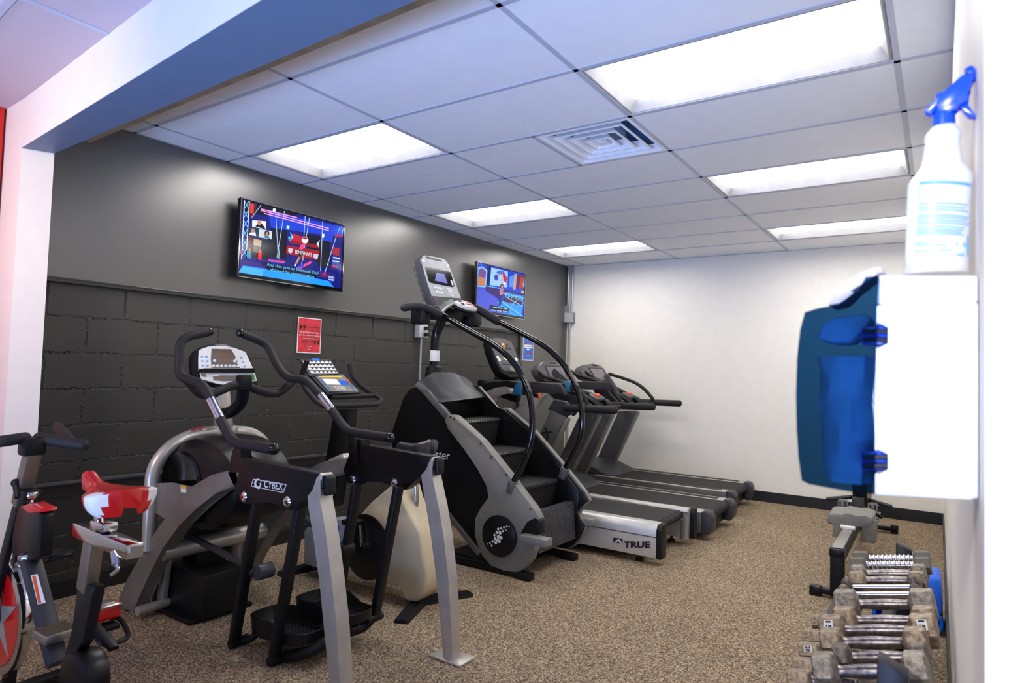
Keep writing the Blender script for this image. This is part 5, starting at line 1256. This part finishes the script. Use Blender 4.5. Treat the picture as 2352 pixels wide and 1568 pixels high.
# seat assembly
sp0, sp1 = Y(*Z1(508, 795), CY), Y(*Z1(470, 1045), CY)
MB().bar(sp1 + (sp1 - sp0) * .1, sp0, .06, .045, up=(0, 1, 0), bev=.008).build('seat_post', 'bronze', ic)
MB().prism(C1([(415, 1035), (505, 1045), (500, 1080), (445, 1360), (400, 1400), (350, 1568), (300, 1568), (360, 1380), (390, 1300)], CY - .018), dy(.036), bev=.008).build('seat_tube', 'black', ic)
sl0, sl1 = Y(*Z1(432, 735), CY), Y(*Z1(730, 835), CY)
sl1.z = sl0.z - .01
MB().bar(sl0, sl1, .05, .045, bev=.004).build('seat_slider', 'chrome', ic)
MB().box(sl1 + Vector((.001, 0, 0)), (.006, .036, .032)).build('slider_end', 'steel', ic)
c = Y(*Z1(560, 715), CY); MB().cyl(c + Vector((-.03, 0, .0)), c + Vector((-.05, 0, .06)), .014, 12).box(c + Vector((0, 0, -.002)), (.09, .05, .03), bev=.008).build('saddle_clamp', 'chrome', ic)
c = Y(*Z1(622, 880), CY - .03); MB().tube([Y(*Z1(618, 860), CY - .02), Y(*Z1(625, 930), CY - .03)], .011, 10).tube([Y(*Z1(625, 925), CY - .03), Y(*Z1(640, 955), CY - .03), Y(*Z1(600, 985), CY - .04)], .006, 8).build('clamp_lever', 'chrome', ic)
sdl = X(252, 1128, (sl0.x + sl1.x) / 2 + .02)
sdl = Y(243, 1142, CY)
rg = saddle(ic, sdl + Vector((-.01, 0, .015)), .30, .21, 0.0, None)
rg = [[Vector((v.x, v.y, v.z - (v.x - sdl.x - .08) * .16 + (.018 if v.x < sdl.x - .07 else 0) * min(1, (sdl.x - .07 - v.x) / .06))) for v in r_] for r_ in rg]
f = MB(); f.loft(rg); s_ = f.build('saddle', ['red', 'white'], ic, smooth=60)
for p in s_.data.polygons:
    cx = sum((s_.data.vertices[i].co.x for i in p.vertices)) / len(p.vertices) + ic.location.x - sdl.x
    cyy = abs(sum((s_.data.vertices[i].co.y for i in p.vertices)) / len(p.vertices) + ic.location.y - CY)
    if cx > .09 and cyy > .066: p.material_index = 1
a_ = sdl + Vector((-.02, -.062, -.005))
MB().text('SCHWINN', a_, (1, -.25, .10), (.0, .7, .7), .012, .075, th=.001).build('saddle_lettering', 'inkwhite', s_, smooth=0)
# step plate, crank, pedals, base
q = C1([(215, 1240), (310, 1200), (402, 1270), (350, 1362), (232, 1300)], CY)
sz = Y(*Z1(300, 1275), CY)
pm = MB().box(sz + Vector((-.0, 0, -.015)), (.10, .10, .03), bev=.004).build('step_plate', 'steel', ic)
g = MB()
for i in range(9): g.box(sz + Vector((-.044 + i * .011, 0, .002)), (.005, .094, .004))
g.build('step_ribs', 'bronze', pm, smooth=0)
bb = Y(*Z1(440, 1440), CY)
MB().cyl(bb + Vector((.02, -.04, -.05)), bb + Vector((.02, .05, -.05)), .085, 32, bev=.015).build('chain_case', 'black_sh', ic)
pr_ = Y(*Z1(560, 1180), CY + .17)
MB().bar(bb + Vector((0, .10, 0)), pr_ + Vector((0, -.06, 0)), .018, .032, up=(0, 1, 0), bev=.005).build('crank', 'black', ic)
pq = MB().box(pr_, (.075, .10, .055), bev=.014).build('pedal', 'red', ic)
MB().box(pr_ + Vector((.005, 0, .022)), (.05, .06, .025), bev=.006).tube([pr_ + Vector((.03, -.04, .0)), pr_ + Vector((.05, -.04, .03)), pr_ + Vector((.05, .04, .03)), pr_ + Vector((.03, .04, 0))], .006, 8).build('pedal_clip', 'steel', pq)
c = Y(*Z1(595, 1285), CY + .17)
MB().tube([c + Vector((-.05, -.05, .03)), c + Vector((.05, -.05, -.03)), c + Vector((.05, .05, -.03)), c + Vector((-.05, .05, .03)), c + Vector((-.05, -.05, .03))], .009, 8).box(c + Vector((-.02, 0, .01)), (.06, .06, .02), bev=.005).build('toe_cage', 'black', pq)
pl_ = Y(*Z1(315, 870), CY + .16)
MB().box(pl_, (.08, .09, .02), bev=.006).tube([pl_ + Vector((-.05, -.04, -.05)), pl_ + Vector((.05, -.04, .0)), pl_ + Vector((.05, .04, .0)), pl_ + Vector((-.05, .05, -.05))], .009, 8).build('pedal', 'black', ic)
for x_ in (fw.x - .05, 1.98):
    MB().bar((x_, CY - .26, .035), (x_, CY + .26, .035), .06, .04, bev=.008).build('stabiliser', 'black', ic)
    for s_ in (-.24, .24): MB().box((x_, CY + s_, .0125), (.06, .05, .025), bev=.006).build('rubber_foot', 'rubber', ic)
MB().bar((fw.x - .05, CY, .07), (1.98, CY, .07), .06, .06, bev=.008).build('base_beam', 'black', ic)
MB().bar(fw + Vector((0, 0.045, 0)), (fw.x - .05, CY + .045, .06), .05, .03, up=(0, 1, 0)).build('front_strut', 'black', ic)

# ------------------------------------------------------------------ rowing machine along the right wall
rw = thing('rowing_machine', 'grey and black rowing machine standing along the white right wall', 'rowing machine', (3.55, 3.0, 0))
ry0, ry1 = 1.92, 4.2
rx0, rx1 = 3.557, 3.50
rz0, rz1 = .318, .26
def RX(y, dx=0, z=0): k = (y - ry0) / (ry1 - ry0); return Vector((rx0 + (rx1 - rx0) * k + dx, y, z))
def RZ(y): return rz0 - (rz0 - rz1) * (y - ry0) / (3.6 - ry0)
ra, rb = RX(ry0, 0, .27), RX(3.7, 0, RZ(3.7) - .05)
MB().bar(ra, rb, .075, .09, bev=.006).build('rail', 'black', rw)
MB().bar(ra + Vector((0, 0, .0465)), rb + Vector((0, 0, .0465)), .062, .004).build('rail_top', 'steel', rw)
MB().box(RX(ry0 + .025, 0, .165), (.078, .055, .30), bev=.006).build('rear_leg', 'black', rw)
MB().box(RX(ry0 + .02, 0, .285), (.084, .07, .05), bev=.006).build('end_cap', 'black_sh', rw)
lft = Z(1862, 1362, 0); 
MB().box(((lft.x + 3.66) / 2 + .02, ry0 + .03, .035), (3.62 - lft.x, .05, .035), bev=.008).build('rear_foot', 'black', rw)
for s_ in (lft.x + .03, 3.64): MB().box((s_, ry0 + .03, .03), (.07, .06, .06), bev=.01).build('foot_cap', 'black_sh', rw)
sy = 2.62
stp = [Y(*ZR(*p), sy) for p in [(972, 440), (1000, 388), (1090, 392), (1150, 405), (1250, 410), (1330, 425), (1395, 425), (1400, 470), (1360, 520), (1250, 505), (1100, 495), (980, 480)]]
MB().prism(stp, (0, .22, .02), bev=.014, seg=3).build('seat', 'grey', rw)
MB().box(RX(sy + .1, 0, RZ(sy) + .03), (.10, .14, .04), bev=.006).build('seat_carriage', 'black', rw)
MB().cyl(RX(sy + .01, -.045, RZ(sy) + .012), RX(sy + .01, .045, RZ(sy) + .012), .017, 14).build('roller', 'white', rw)
fy_ = 3.25
for pts, heel in ((([(1022, 600), (1040, 470), (1110, 480), (1105, 610)]), [(1078, 262), (1100, 256), (1150, 262), (1165, 280), (1162, 345), (1072, 345)]), (([(1270, 640), (1292, 530), (1300, 450), (1435, 450), (1425, 650), (1400, 660)]), [(1348, 300), (1370, 288), (1420, 295), (1436, 312), (1434, 375), (1342, 370)])):
    lowp = [Y(*ZR(*p), fy_ - .06) for p in pts]; hi = [Y(*ZR(*p), fy_ + .10) for p in heel]
    fp = MB().prism(hi, (0, .02, 0), bev=.004).build('heel_cup', 'grey', rw)
    xs = [p[0] for p in heel]; x_m = (min(xs) + max(xs)) / 2
    for k in (-22, 22):
        g = MB()
        for j in range(4):
            c = Y(*ZR(x_m + k, 285 + j * 15 + (32 if heel[0][0] > 1200 else 0)), fy_ + .099); g.cyl(c, c + Vector((0, -.002, 0)), .006, 8)
        g.build('adjuster_slot', 'ink', fp, smooth=0)
    MB().prism(lowp, (0, .03, 0), bev=.006).build('foot_plate', 'grey', rw)
    a, b, c_, d_ = lowp[1], lowp[-2], hi[-1], hi[-2]
    xs_ = [v.x for v in lowp]; xl, xr = min(xs_), max(xs_)
    zt = hi[-1].z; zl = max(v.z for v in lowp)
    MB().prism([(xl, fy_ - .05, zl - .02), (xr, fy_ - .05, zl - .02), (xr + .01, fy_ + .11, zt + .01), (xl + .01, fy_ + .11, zt + .01)], (0, .02, -.01), bev=.004).build('foot_bed', 'mgrey', rw)
    MB().tube([(xl - .015, fy_ + .02, zl + .01), ((xl + xr) / 2, fy_ - .05, zl + .07), (xr + .02, fy_ + .02, zl + .01)], .012, 8, fil=.05).build('foot_strap', 'black', rw)
hy = 3.95
ha, hb_ = Y(*ZR(988, 258), hy), Y(*ZR(1548, 325), hy - .04)
hm0, hm1 = Y(*ZR(1190, 240), hy + .02), Y(*ZR(1340, 262), hy)
MB().tube([ha, hm0], .019, 10, round_end=True).tube([hb_, hm1], .019, 10, round_end=True).tube([hm0, (hm0 + hm1) / 2 + Vector((0, .03, .02)), hm1], .012, 10).build('pull_handle', 'dblue', rw)
MB().box(Y(*ZR(1260, 320), 3.75), (.085, .16, .15), bev=.008).build('chain_box', 'dgrey', rw)
MB().lathe([(.03, -.055), (.24, -.055), (.26, -.03), (.26, .03), (.24, .055), (.03, .055)], RX(4.02, 0, .42), (1, 0, 0), 40).build('flywheel_cage', 'black_sh', rw)
MB().box(RX(4.05, 0, .17), (.08, .10, .30), bev=.006).build('front_leg', 'black', rw)
fx = Z(2063, 1220, .03)
MB().bar((3.30, 4.16, .035), (fx.x - .01, 4.16, .035), .05, .035, bev=.008).build('front_foot', 'black', rw)
for x_ in (3.31, fx.x - .03): MB().box((x_, 4.16, .04), (.06, .06, .07), bev=.01).build('foot_cap', 'black_sh', rw)
MB().bar(RX(3.95, 0, .60), RX(3.80, 0, 1.05), .04, .03, up=(1, 0, 0)).build('monitor_arm', 'black', rw)
MB().box(RX(3.78, 0, 1.08), (.16, .04, .20), bev=.01).build('monitor', 'dgrey', rw)

# ------------------------------------------------------------------ dumbbell rack and dumbbells
ZT = .50
rows = [  # left outer, right outer, centre row, head half height, head length share, kind, label
 (655, 1470, 250, 98, .19, 'ridge', 'rubber hex dumbbell with ridged chrome handle, farthest on the top tier', 'rubberhex'),
 (628, 1475, 318, 100, .18, 'ridge', 'rubber hex dumbbell with ridged chrome handle, second from the far end of the top tier', 'rubberhex'),
 (642, 1430, 405, 112, .17, 'grip', 'grey hex dumbbell with smooth worn handle, third from the far end of the top tier', 'iron'),
 (622, 1420, 478, 112, .19, 'grip', 'chipped tan hex dumbbell, fourth from the far end of the top tier', 'iron_tan'),
 (535, 1385, 552, 130, .14, 'bar', 'small round-head dumbbell with shiny straight handle, fifth from the far end', 'iron_dark'),
 (492, 1392, 630, 130, .15, 'bar', 'small round-head dumbbell with shiny straight handle, sixth from the far end', 'iron_dark'),
 (472, 1525, 730, 180, .22, 'grip', 'large chipped grey hex dumbbell, just in front of the two round-head ones', 'iron'),
 (465, 1535, 905, 170, .20, 'grip', 'plain tan hex dumbbell with thin brown handle, behind the one marked 15', 'iron_tan'),
 (312, 1545, 1010, 190, .20, 'grip', 'hex dumbbell with white 15 labels on both heads', 'iron_tan'),
 (322, 1450, 1140, 175, .19, 'grip', 'tan hex dumbbell directly in front of the one marked 15', 'iron_tan'),
 (455, 1455, 1300, 170, .17, 'grip', 'dark-headed hex dumbbell, second nearest on the top tier', 'iron_dark'),
 (252, 1465, 1445, 225, .19, 'grip', 'big chipped grey hex dumbbell, nearest on the top tier by the dark post', 'iron')]
def hexring(c, ax, r, ang=PI / 6, n=6):
    x, y = frame_of(ax); return [c + x * r * math.cos(ang + 2 * PI * k / n) + y * r * math.sin(ang + 2 * PI * k / n) for k in range(n)]
def dumbbell(PL, PR, r, hs, kind, lab, m, label15=None, group='dumbbells on the rack'):
    L = (PR - PL).length; ax = (PR - PL).normalized(); c = (PL + PR) / 2; hl = L * hs
    t = thing('dumbbell', lab, 'dumbbell', c, group)
    n = 6 if kind != 'bar' else 16; a0 = 0.0
    for s in (-1, 1):
        o = c + ax * (s * L / 2); i = o - ax * (s * hl)
        f = MB()
        if n == 6: f.loft([hexring(o, ax, r * .93, a0), hexring(o - ax * (s * .005), ax, r, a0), hexring(i + ax * (s * .006), ax, r, a0), hexring(i, ax, r * .92, a0), hexring(i - ax * (s * .010), ax, r * .45, a0)])
        else: f.loft([hexring(o, ax, r * .6, 0, n), hexring(o - ax * (s * .015), ax, r * .93, 0, n), hexring((o + i) / 2, ax, r, 0, n), hexring(i + ax * (s * .01), ax, r * .9, 0, n), hexring(i, ax, r * .5, 0, n)])
        h_ = f.build('weight_head', m, t, smooth=20)
        if label15:
            x_, y_ = frame_of(ax)
            nrm = Vector((0, -.866, .5)); nrm = (nrm - ax * nrm.dot(ax)).normalized()
            up_ = ax.cross(nrm) * -1
            if up_.z < 0: up_ = -up_
            fc = (o + i) / 2 + nrm * (r * .8665) + up_ * (r * .12) + ax * (.0 if s > 0 else 0.0)
            f = MB(); w_ = hl * .40; hh = r * .31
            f.prism([fc + ax * (a * w_ / 1.0) + up_ * (b * hh) for a, b in ((-.5, -1), (.5, -1), (.5, 1), (-.5, 1))], nrm * .001); f.build('number_label', 'inkwhite', h_, smooth=0)
            f = MB(); f.text(label15, fc + nrm * .0012 + (up_ * hh * .85 if True else 0) - ax * w_ * .32, -up_, ax, w_ * .62, hh * 1.7, th=.0006, bold=.03); f.build('number', 'ink', h_, smooth=0)
    i0, i1 = c - ax * (L / 2 - hl), c + ax * (L / 2 - hl); hr = .0165 if kind != 'bar' else .011
    x, y = frame_of(ax)
    if kind == 'ridge': prof = lambda u: .0185 + .0022 * (1 if (u * 11) % 1 > .28 else -1) + .002 * math.sin(u * PI)
    elif kind == 'bar': prof = lambda u: .0125
    else: prof = lambda u: .0165 + .004 * math.sin(u * PI) ** 2 * (1 if .1 < u < .9 else .3) + (.006 * (1 - min(u, 1 - u) / .08) if min(u, 1 - u) < .08 else 0)
    N = 44 if kind == 'ridge' else 20
    MB().loft([[i0 + (i1 - i0) * (k / N) + (x * math.cos(2 * PI * j / 14) + y * math.sin(2 * PI * j / 14)) * prof(k / N) for j in range(14)] for k in range(N + 1)]).build('handle', 'chrome' if kind in ('ridge', 'bar') else 'handle_steel', t, smooth=40)
    return t
TOP = []
for (xl, xr, cy_, hh, hs, kind, lab, m) in rows:
    c = Z(*ZD((xl + xr) / 2, cy_), ZT)
    PL, PR = Y(*ZD(xl, cy_), c.y), Y(*ZD(xr, cy_), c.y)
    dep = (c - CAM_P).dot(_f); r = hh / 4.638 / CAM_F * dep * .92
    r = min(r, .068)
    dumbbell(PL, PR, r, hs, kind, lab, m, '15' if 'marked' not in lab and '15' in lab else None)
    TOP.append((PL, PR, r))
low = [(335, 925, 85, 'farthest and smallest tan hex dumbbell on the lower tier'), (248, 1085, 92, 'tan hex dumbbell on the lower tier, left of the head marked 15'),
       (215, 1235, 105, 'tan hex dumbbell on the lower tier with a white label showing 2'), (165, 1400, 105, 'reddish-brown hex dumbbell on the lower tier, second nearest'), (105, 1530, 110, 'grey-tan hex dumbbell nearest on the lower tier, bottom edge of the photo')]
LOW = []
for k, (x_, y_, hh, lab) in enumerate(low):
    c = Z(*ZD(x_, y_), .27); dep = (c - CAM_P).dot(_f); r = hh / 4.638 / CAM_F * dep
    PL = c + Vector((-.045, 0, -.01)); PR = PL + Vector((.30, 0, .055))
    t = dumbbell(PL, PR, min(r, .06), .24, 'grip', lab, 'iron_tan', '20' if k == 2 else None, 'dumbbells on the lower tier')
    LOW.append((PL, PR, min(r, .06)))
def rackline(data, f, s):
    p = [(PL + (PR - PL) * f).copy() for PL, PR, r in data]
    return p
rk = thing('dumbbell_rack', 'dark steel two-tier dumbbell rack along the right wall', 'rack', (3.93, .3, 0))
pn_ = Z(*ZD(1075, 1440), .60); pf_ = Z(*ZD(1190, 150), .495)
y_a, y_b = pn_.y + .02, pf_.y - .02
for f_, nm in ((.12, 'front'), (.88, 'back')):
    a = [PL + (PR - PL) * f_ for PL, PR, r in TOP]
    xm = sum(v.x for v in a) / len(a); zm = min(v.z - r * .9 for v, (PL, PR, r) in zip(a, TOP)) - .012
    MB().bar((xm, y_a, zm), (xm, y_b, zm), .055, .014, bev=.003).build('tier_rail', 'dblue', rk)
    a = [PL + (PR - PL) * f_ for PL, PR, r in LOW]
    xm = sum(v.x for v in a) / len(a); zm = min(v.z - r * .9 for v, (PL, PR, r) in zip(a, LOW)) - .012
    MB().bar((xm, y_a, zm), (xm, y_b, zm), .055, .014, bev=.003).build('tier_rail', 'dblue', rk)
for p in (pn_, pf_):
    R = Matrix.Rotation(.35, 3, 'Y')
    f = MB(); f.prism([(p.x - .035, p.y - .03, 0), (p.x + .035, p.y - .03, 0), (p.x + .035, p.y - .03, p.z + .005), (p.x - .035, p.y - .03, p.z + .035)], dy(.06), bev=.004)
    m = f.build('upright', 'dblue', rk)
    MB().cyl((p.x, p.y - .0305, p.z - .03), (p.x, p.y - .032, p.z - .03), .009, 12).build('bolt_hole', 'steel', m)
    MB().bar((p.x - .32, p.y, .03), (p.x + .10, p.y, .03), .06, .04, bev=.005).build('base_foot', 'dblue', rk)
    MB().bar((p.x - .24, p.y, .19), (p.x, p.y, .25), .03, .05, bev=.004).build('tier_arm', 'dblue', rk)
    MB().bar((p.x - .12, p.y, .36), (p.x + .1, p.y, .41), .03, .05, bev=.004).build('tier_arm', 'dblue', rk)

# ------------------------------------------------------------------ blue plastic tub behind the rack
tb = thing('blue_tub', 'bright blue plastic tub with a low open tray on the carpet by the right wall', 'tub', (3.95, 1.75, 0))
def rrect(x0, x1, y0, y1, z, r, n=5):
    o = []
    for cx, cy_, a0 in ((x1 - r, y1 - r, 0), (x0 + r, y1 - r, 90), (x0 + r, y0 + r, 180), (x1 - r, y0 + r, 270)):
        for k in range(n + 1):
            a = math.radians(a0 + 90 * k / n); o.append(Vector((cx + r * math.cos(a), cy_ + r * math.sin(a), z)))
    return o
tx0, tx1, ty0, ty1 = 3.915, 4.094, 1.66, 2.00
f = MB()
f.loft([rrect(tx0, tx1, ty0 + .10, ty1, 0.0, .04), rrect(tx0, tx1, ty0 + .10, ty1, .095, .04), rrect(tx0, tx1, ty0, ty1, .11, .05), rrect(tx0 + .004, tx1 - .004, ty0 + .006, ty1, .20, .05), rrect(tx0 + .012, tx1 - .010, ty0 + .016, ty1 - .01, .275, .05), rrect(tx0 + .03, tx1 - .028, ty0 + .034, ty1 - .03, .288, .04)])
f.build('body', 'blue', tb, smooth=50)
g = MB(); rp = [Vector((p.x, ty0, p.y)) for p in rrect(3.775, tx1 - .004, .010, .115, 0, .045)]
g.tube(rp + [rp[0]], .010, 10, fil=0); g.build('opening_rim', 'blue', tb)
f = MB(); o_ = rrect(3.77, tx1 - .002, .004, .112, 0, .045); i_ = rrect(3.78, tx1 - .012, .014, .102, 0, .04)
f.ring_strip([Vector((p.x, ty0 + .004, p.y)) for p in o_], [Vector((p.x, ty0 + .004, p.y)) for p in i_], (0, .22, 0)); f.build('tray', 'blue', tb, smooth=50)
MB().box((3.85, ty0 + .22, .058), (.13, .01, .09)).build('tray_back', 'blue', tb)

# ------------------------------------------------------------------ wipes dispenser and spray bottle on the right jamb
DY = -1.44
dw = .235
ds = thing('wipes_dispenser', 'white wall dispenser with translucent dark blue cover on the right jamb', 'dispenser', (JX, DY + dw / 2, 1.19))
def D(pts, y=DY): return [Y(*Z7(*p), y) for p in pts]
bk = D([(560, 345), (1172, 326), (1176, 1440), (1100, 1436), (560, 1412), (560, 1285), (655, 1284), (655, 1166), (556, 1166), (548, 900), (560, 578), (655, 574), (655, 455), (560, 452)])
for v in bk: v.x = min(v.x, JX - .001)
MB().prism(bk, dy(dw), bev=.004).build('back_case', 'whitegl', ds)
tp_ = D([(580, 168), (1150, 170), (1168, 326), (562, 345)])
for v in tp_: v.x = min(v.x, JX - .001)
MB().prism([v + Vector((0, .012, 0)) for v in tp_], dy(dw - .02), bev=.004).build('top_case', 'white', ds)
cov = [(578, 180), (510, 186), (470, 262), (350, 342), (240, 362), (168, 384), (142, 480), (124, 640), (118, 850), (122, 1050), (132, 1200), (150, 1330), (190, 1350), (300, 1372), (420, 1392), (556, 1408)]
outer = D(cov); c_ = Vector((JX - .11, 0, 1.34))
inner = [v + (Vector((JX - .10, v.y, 1.34)) - v).normalized() * .004 for v in outer]
f = MB(); f.prism(outer, dy(dw)); f.build('cover', 'tint', ds, smooth=40, label='translucent dark blue cover')
for zc in (513, 1225):
    q = D([(480, zc - 50), (650, zc - 55), (650, zc + 55), (480, zc + 50)])
    h_ = MB().prism([v + Vector((0, .012, 0)) for v in q], dy(.05), bev=.002).build('hinge', 'sprayblue', ds)
    g = MB()
    for o_ in (-22, 26):
        a, b = D([(490, zc + o_), (650, zc + o_)]); g.tube([a + Vector((0, .006, 0)), b + Vector((0, .006, 0))], .004, 8)
    g.build('hinge_pin', 'dblue', h_)
a, b = D([(430, 640), (430, 1310)], DY + dw / 2)
g = MB(); rings = []
random.seed(3)
for k in range(9):
    u = k / 8; c = a + (b - a) * u
    rings.append([c + Vector(((.046 + .006 * math.sin(3 * j + k)) * math.cos(2 * PI * j / 18) * (1 - .15 * u), (.085 + .005 * math.cos(2 * j + k)) * math.sin(2 * PI * j / 18), 0)) for j in range(18)])
g.loft(rings); g.build('wipes_roll', 'cloth', ds)
q = D([(230, 540), (260, 450), (340, 410), (480, 395), (545, 400), (520, 470), (420, 560), (330, 555)], DY + .06)
MB().prism(q, dy(.10), bev=.01).build('loose_wipe', 'cloth', ds)
q = D([(290, 350), (350, 260), (470, 160), (590, 118), (625, 160), (560, 178), (505, 188), (440, 280), (380, 335)], DY + .07)
MB().prism(q, dy(.09), bev=.006).build('pulled_wipe', 'paper', ds)
SY = -1.33
sb = thing('spray_bottle', 'white plastic spray bottle with bright blue trigger head on top of the dispenser', 'spray bottle', (4.08, SY, 1.50))
def Bp(x, y, yo=SY): return Y(*Z8(x, y), yo)
prof = []
for (xl, xr, y) in [(203, 612, 1430), (200, 616, 1415), (203, 613, 1385), (212, 612, 1370), (216, 616, 1200), (222, 625, 1000), (230, 640, 860), (246, 638, 835), (285, 605, 790), (312, 575, 750), (322, 566, 700), (336, 556, 610), (332, 566, 590), (336, 566, 565), (350, 555, 545), (388, 525, 505), (385, 525, 495)]:
    a, b = Bp(xl, y), Bp(xr, y); prof.append(((a + b) / 2, (b.x - a.x) / 2))
z_floor = prof[0][0].z
top_case_z = tp_[0].z
f = MB(); f.loft([[c + Vector((r * math.cos(2 * PI * j / 32), r * .72 * math.sin(2 * PI * j / 32), 0)) for j in range(32)] for c, r in prof]); bt = f.build('bottle', 'whitegl', sb, smooth=50)
def wrap(x0, x1, y0_, y1_, push=.0006):
    c0, r0 = None, None
    def pt(x, y):
        # place on the bottle's front surface
        for (ca, ra_), (cb__, rb__) in zip(prof, prof[1:]):
            z = Bp(x, y).z
            if (ca.z - z) * (cb__.z - z) <= 0:
                k = (z - ca.z) / ((cb__.z - ca.z) or 1); c = ca + (cb__ - ca) * k; r = ra_ + (rb__ - ra_) * k
                dx_ = max(-.97, min(.97, (Bp(x, y).x - c.x) / r)); return Vector((c.x + r * dx_ * 1.004, c.y - (r * .72) * math.sqrt(1 - dx_ * dx_) - push, z))
        return Bp(x, y)
    n = max(1, int((x1 - x0) / 30)); P = [(pt(x0 + (x1 - x0) * k / n, y0_), pt(x0 + (x1 - x0) * k / n, y1_)) for k in range(n + 1)]
    return P
g = MB()
def lab(x0, x1, y0_, y1_, mb):
    P = wrap(x0, x1, y0_, y1_)
    vs = [(mb.bm.verts.new(a), mb.bm.verts.new(b)) for a, b in P]
    for (a, b), (c, d) in zip(vs, vs[1:]): mb.bm.faces.new((a, c, d, b))
for (x0, x1, y) in [(300, 600, 1018), (292, 580, 1040), (298, 600, 1058), (296, 610, 1090), (290, 600, 1105), (290, 612, 1122), (290, 605, 1138), (288, 580, 1160), (286, 575, 1176), (284, 560, 1190), (282, 575, 1204), (278, 400, 1255), (276, 470, 1270), (274, 370, 1308), (420, 500, 1302)]: lab(x0, x1, y - 4, y + 4, g)
lab(305, 625, 882, 902, g); lab(303, 309, 902, 1000, g)
for i in range(9): lab(592, 608, 1205 + i * 14, 1213 + i * 14, g)
g.build('label_print', 'lblue', bt, smooth=0)
g = MB()
rc_ = wrap(550, 551, 1292, 1293)[0][0]
for k in range(3):
    a0 = math.radians(90 + 120 * k)
    arc = []
    for s_ in range(6):
        a = a0 + math.radians(15 + 80 * s_ / 5); arc.append(rc_ + Vector((.0085 * math.cos(a), -.001, .0085 * math.sin(a))))
    g.tube(arc, .0017, 5, fil=0)
g.build('recycling_mark', 'lblue', bt, smooth=0)
c, r = prof[-1]
ctop = Bp(455, 425)
g = MB(); g.lathe([(r * 1.05, -.004), (r * 1.02, .012), (r * .93, .022), (r * .80, .028), (r * .75, .046)], c, (0, 0, 1), 28); g.build('cap', 'sprayblue', sb)
def S(pts, d): return [Bp(x, y, SY - d / 2) for x, y in pts]
MB().prism(S([(405, 420), (415, 345), (450, 300), (560, 205), (610, 170), (650, 185), (640, 225), (612, 250), (615, 320), (605, 365), (540, 370), (508, 405), (505, 430)], .03), dy(.03), bev=.006).build('spray_head', 'sprayblue', sb)
MB().prism(S([(332, 418), (345, 400), (430, 320), (540, 215), (600, 172), (560, 230), (440, 330), (405, 410), (375, 432), (340, 430)], .024), dy(.024), bev=.005).build('rear_shroud', 'sprayblue', sb)
MB().prism(S([(548, 372), (600, 368), (620, 400), (640, 440), (662, 446), (655, 455), (610, 450), (585, 430), (562, 395)], .018), dy(.018), bev=.003).build('trigger', 'sprayblue', sb)
d_ = Vector((.8, 0, .45)).normalized(); a = Bp(600, 205); MB().cyl(a, Bp(650, 180), .013, 16, bev=.002).build('nozzle', 'sprayblue', sb)
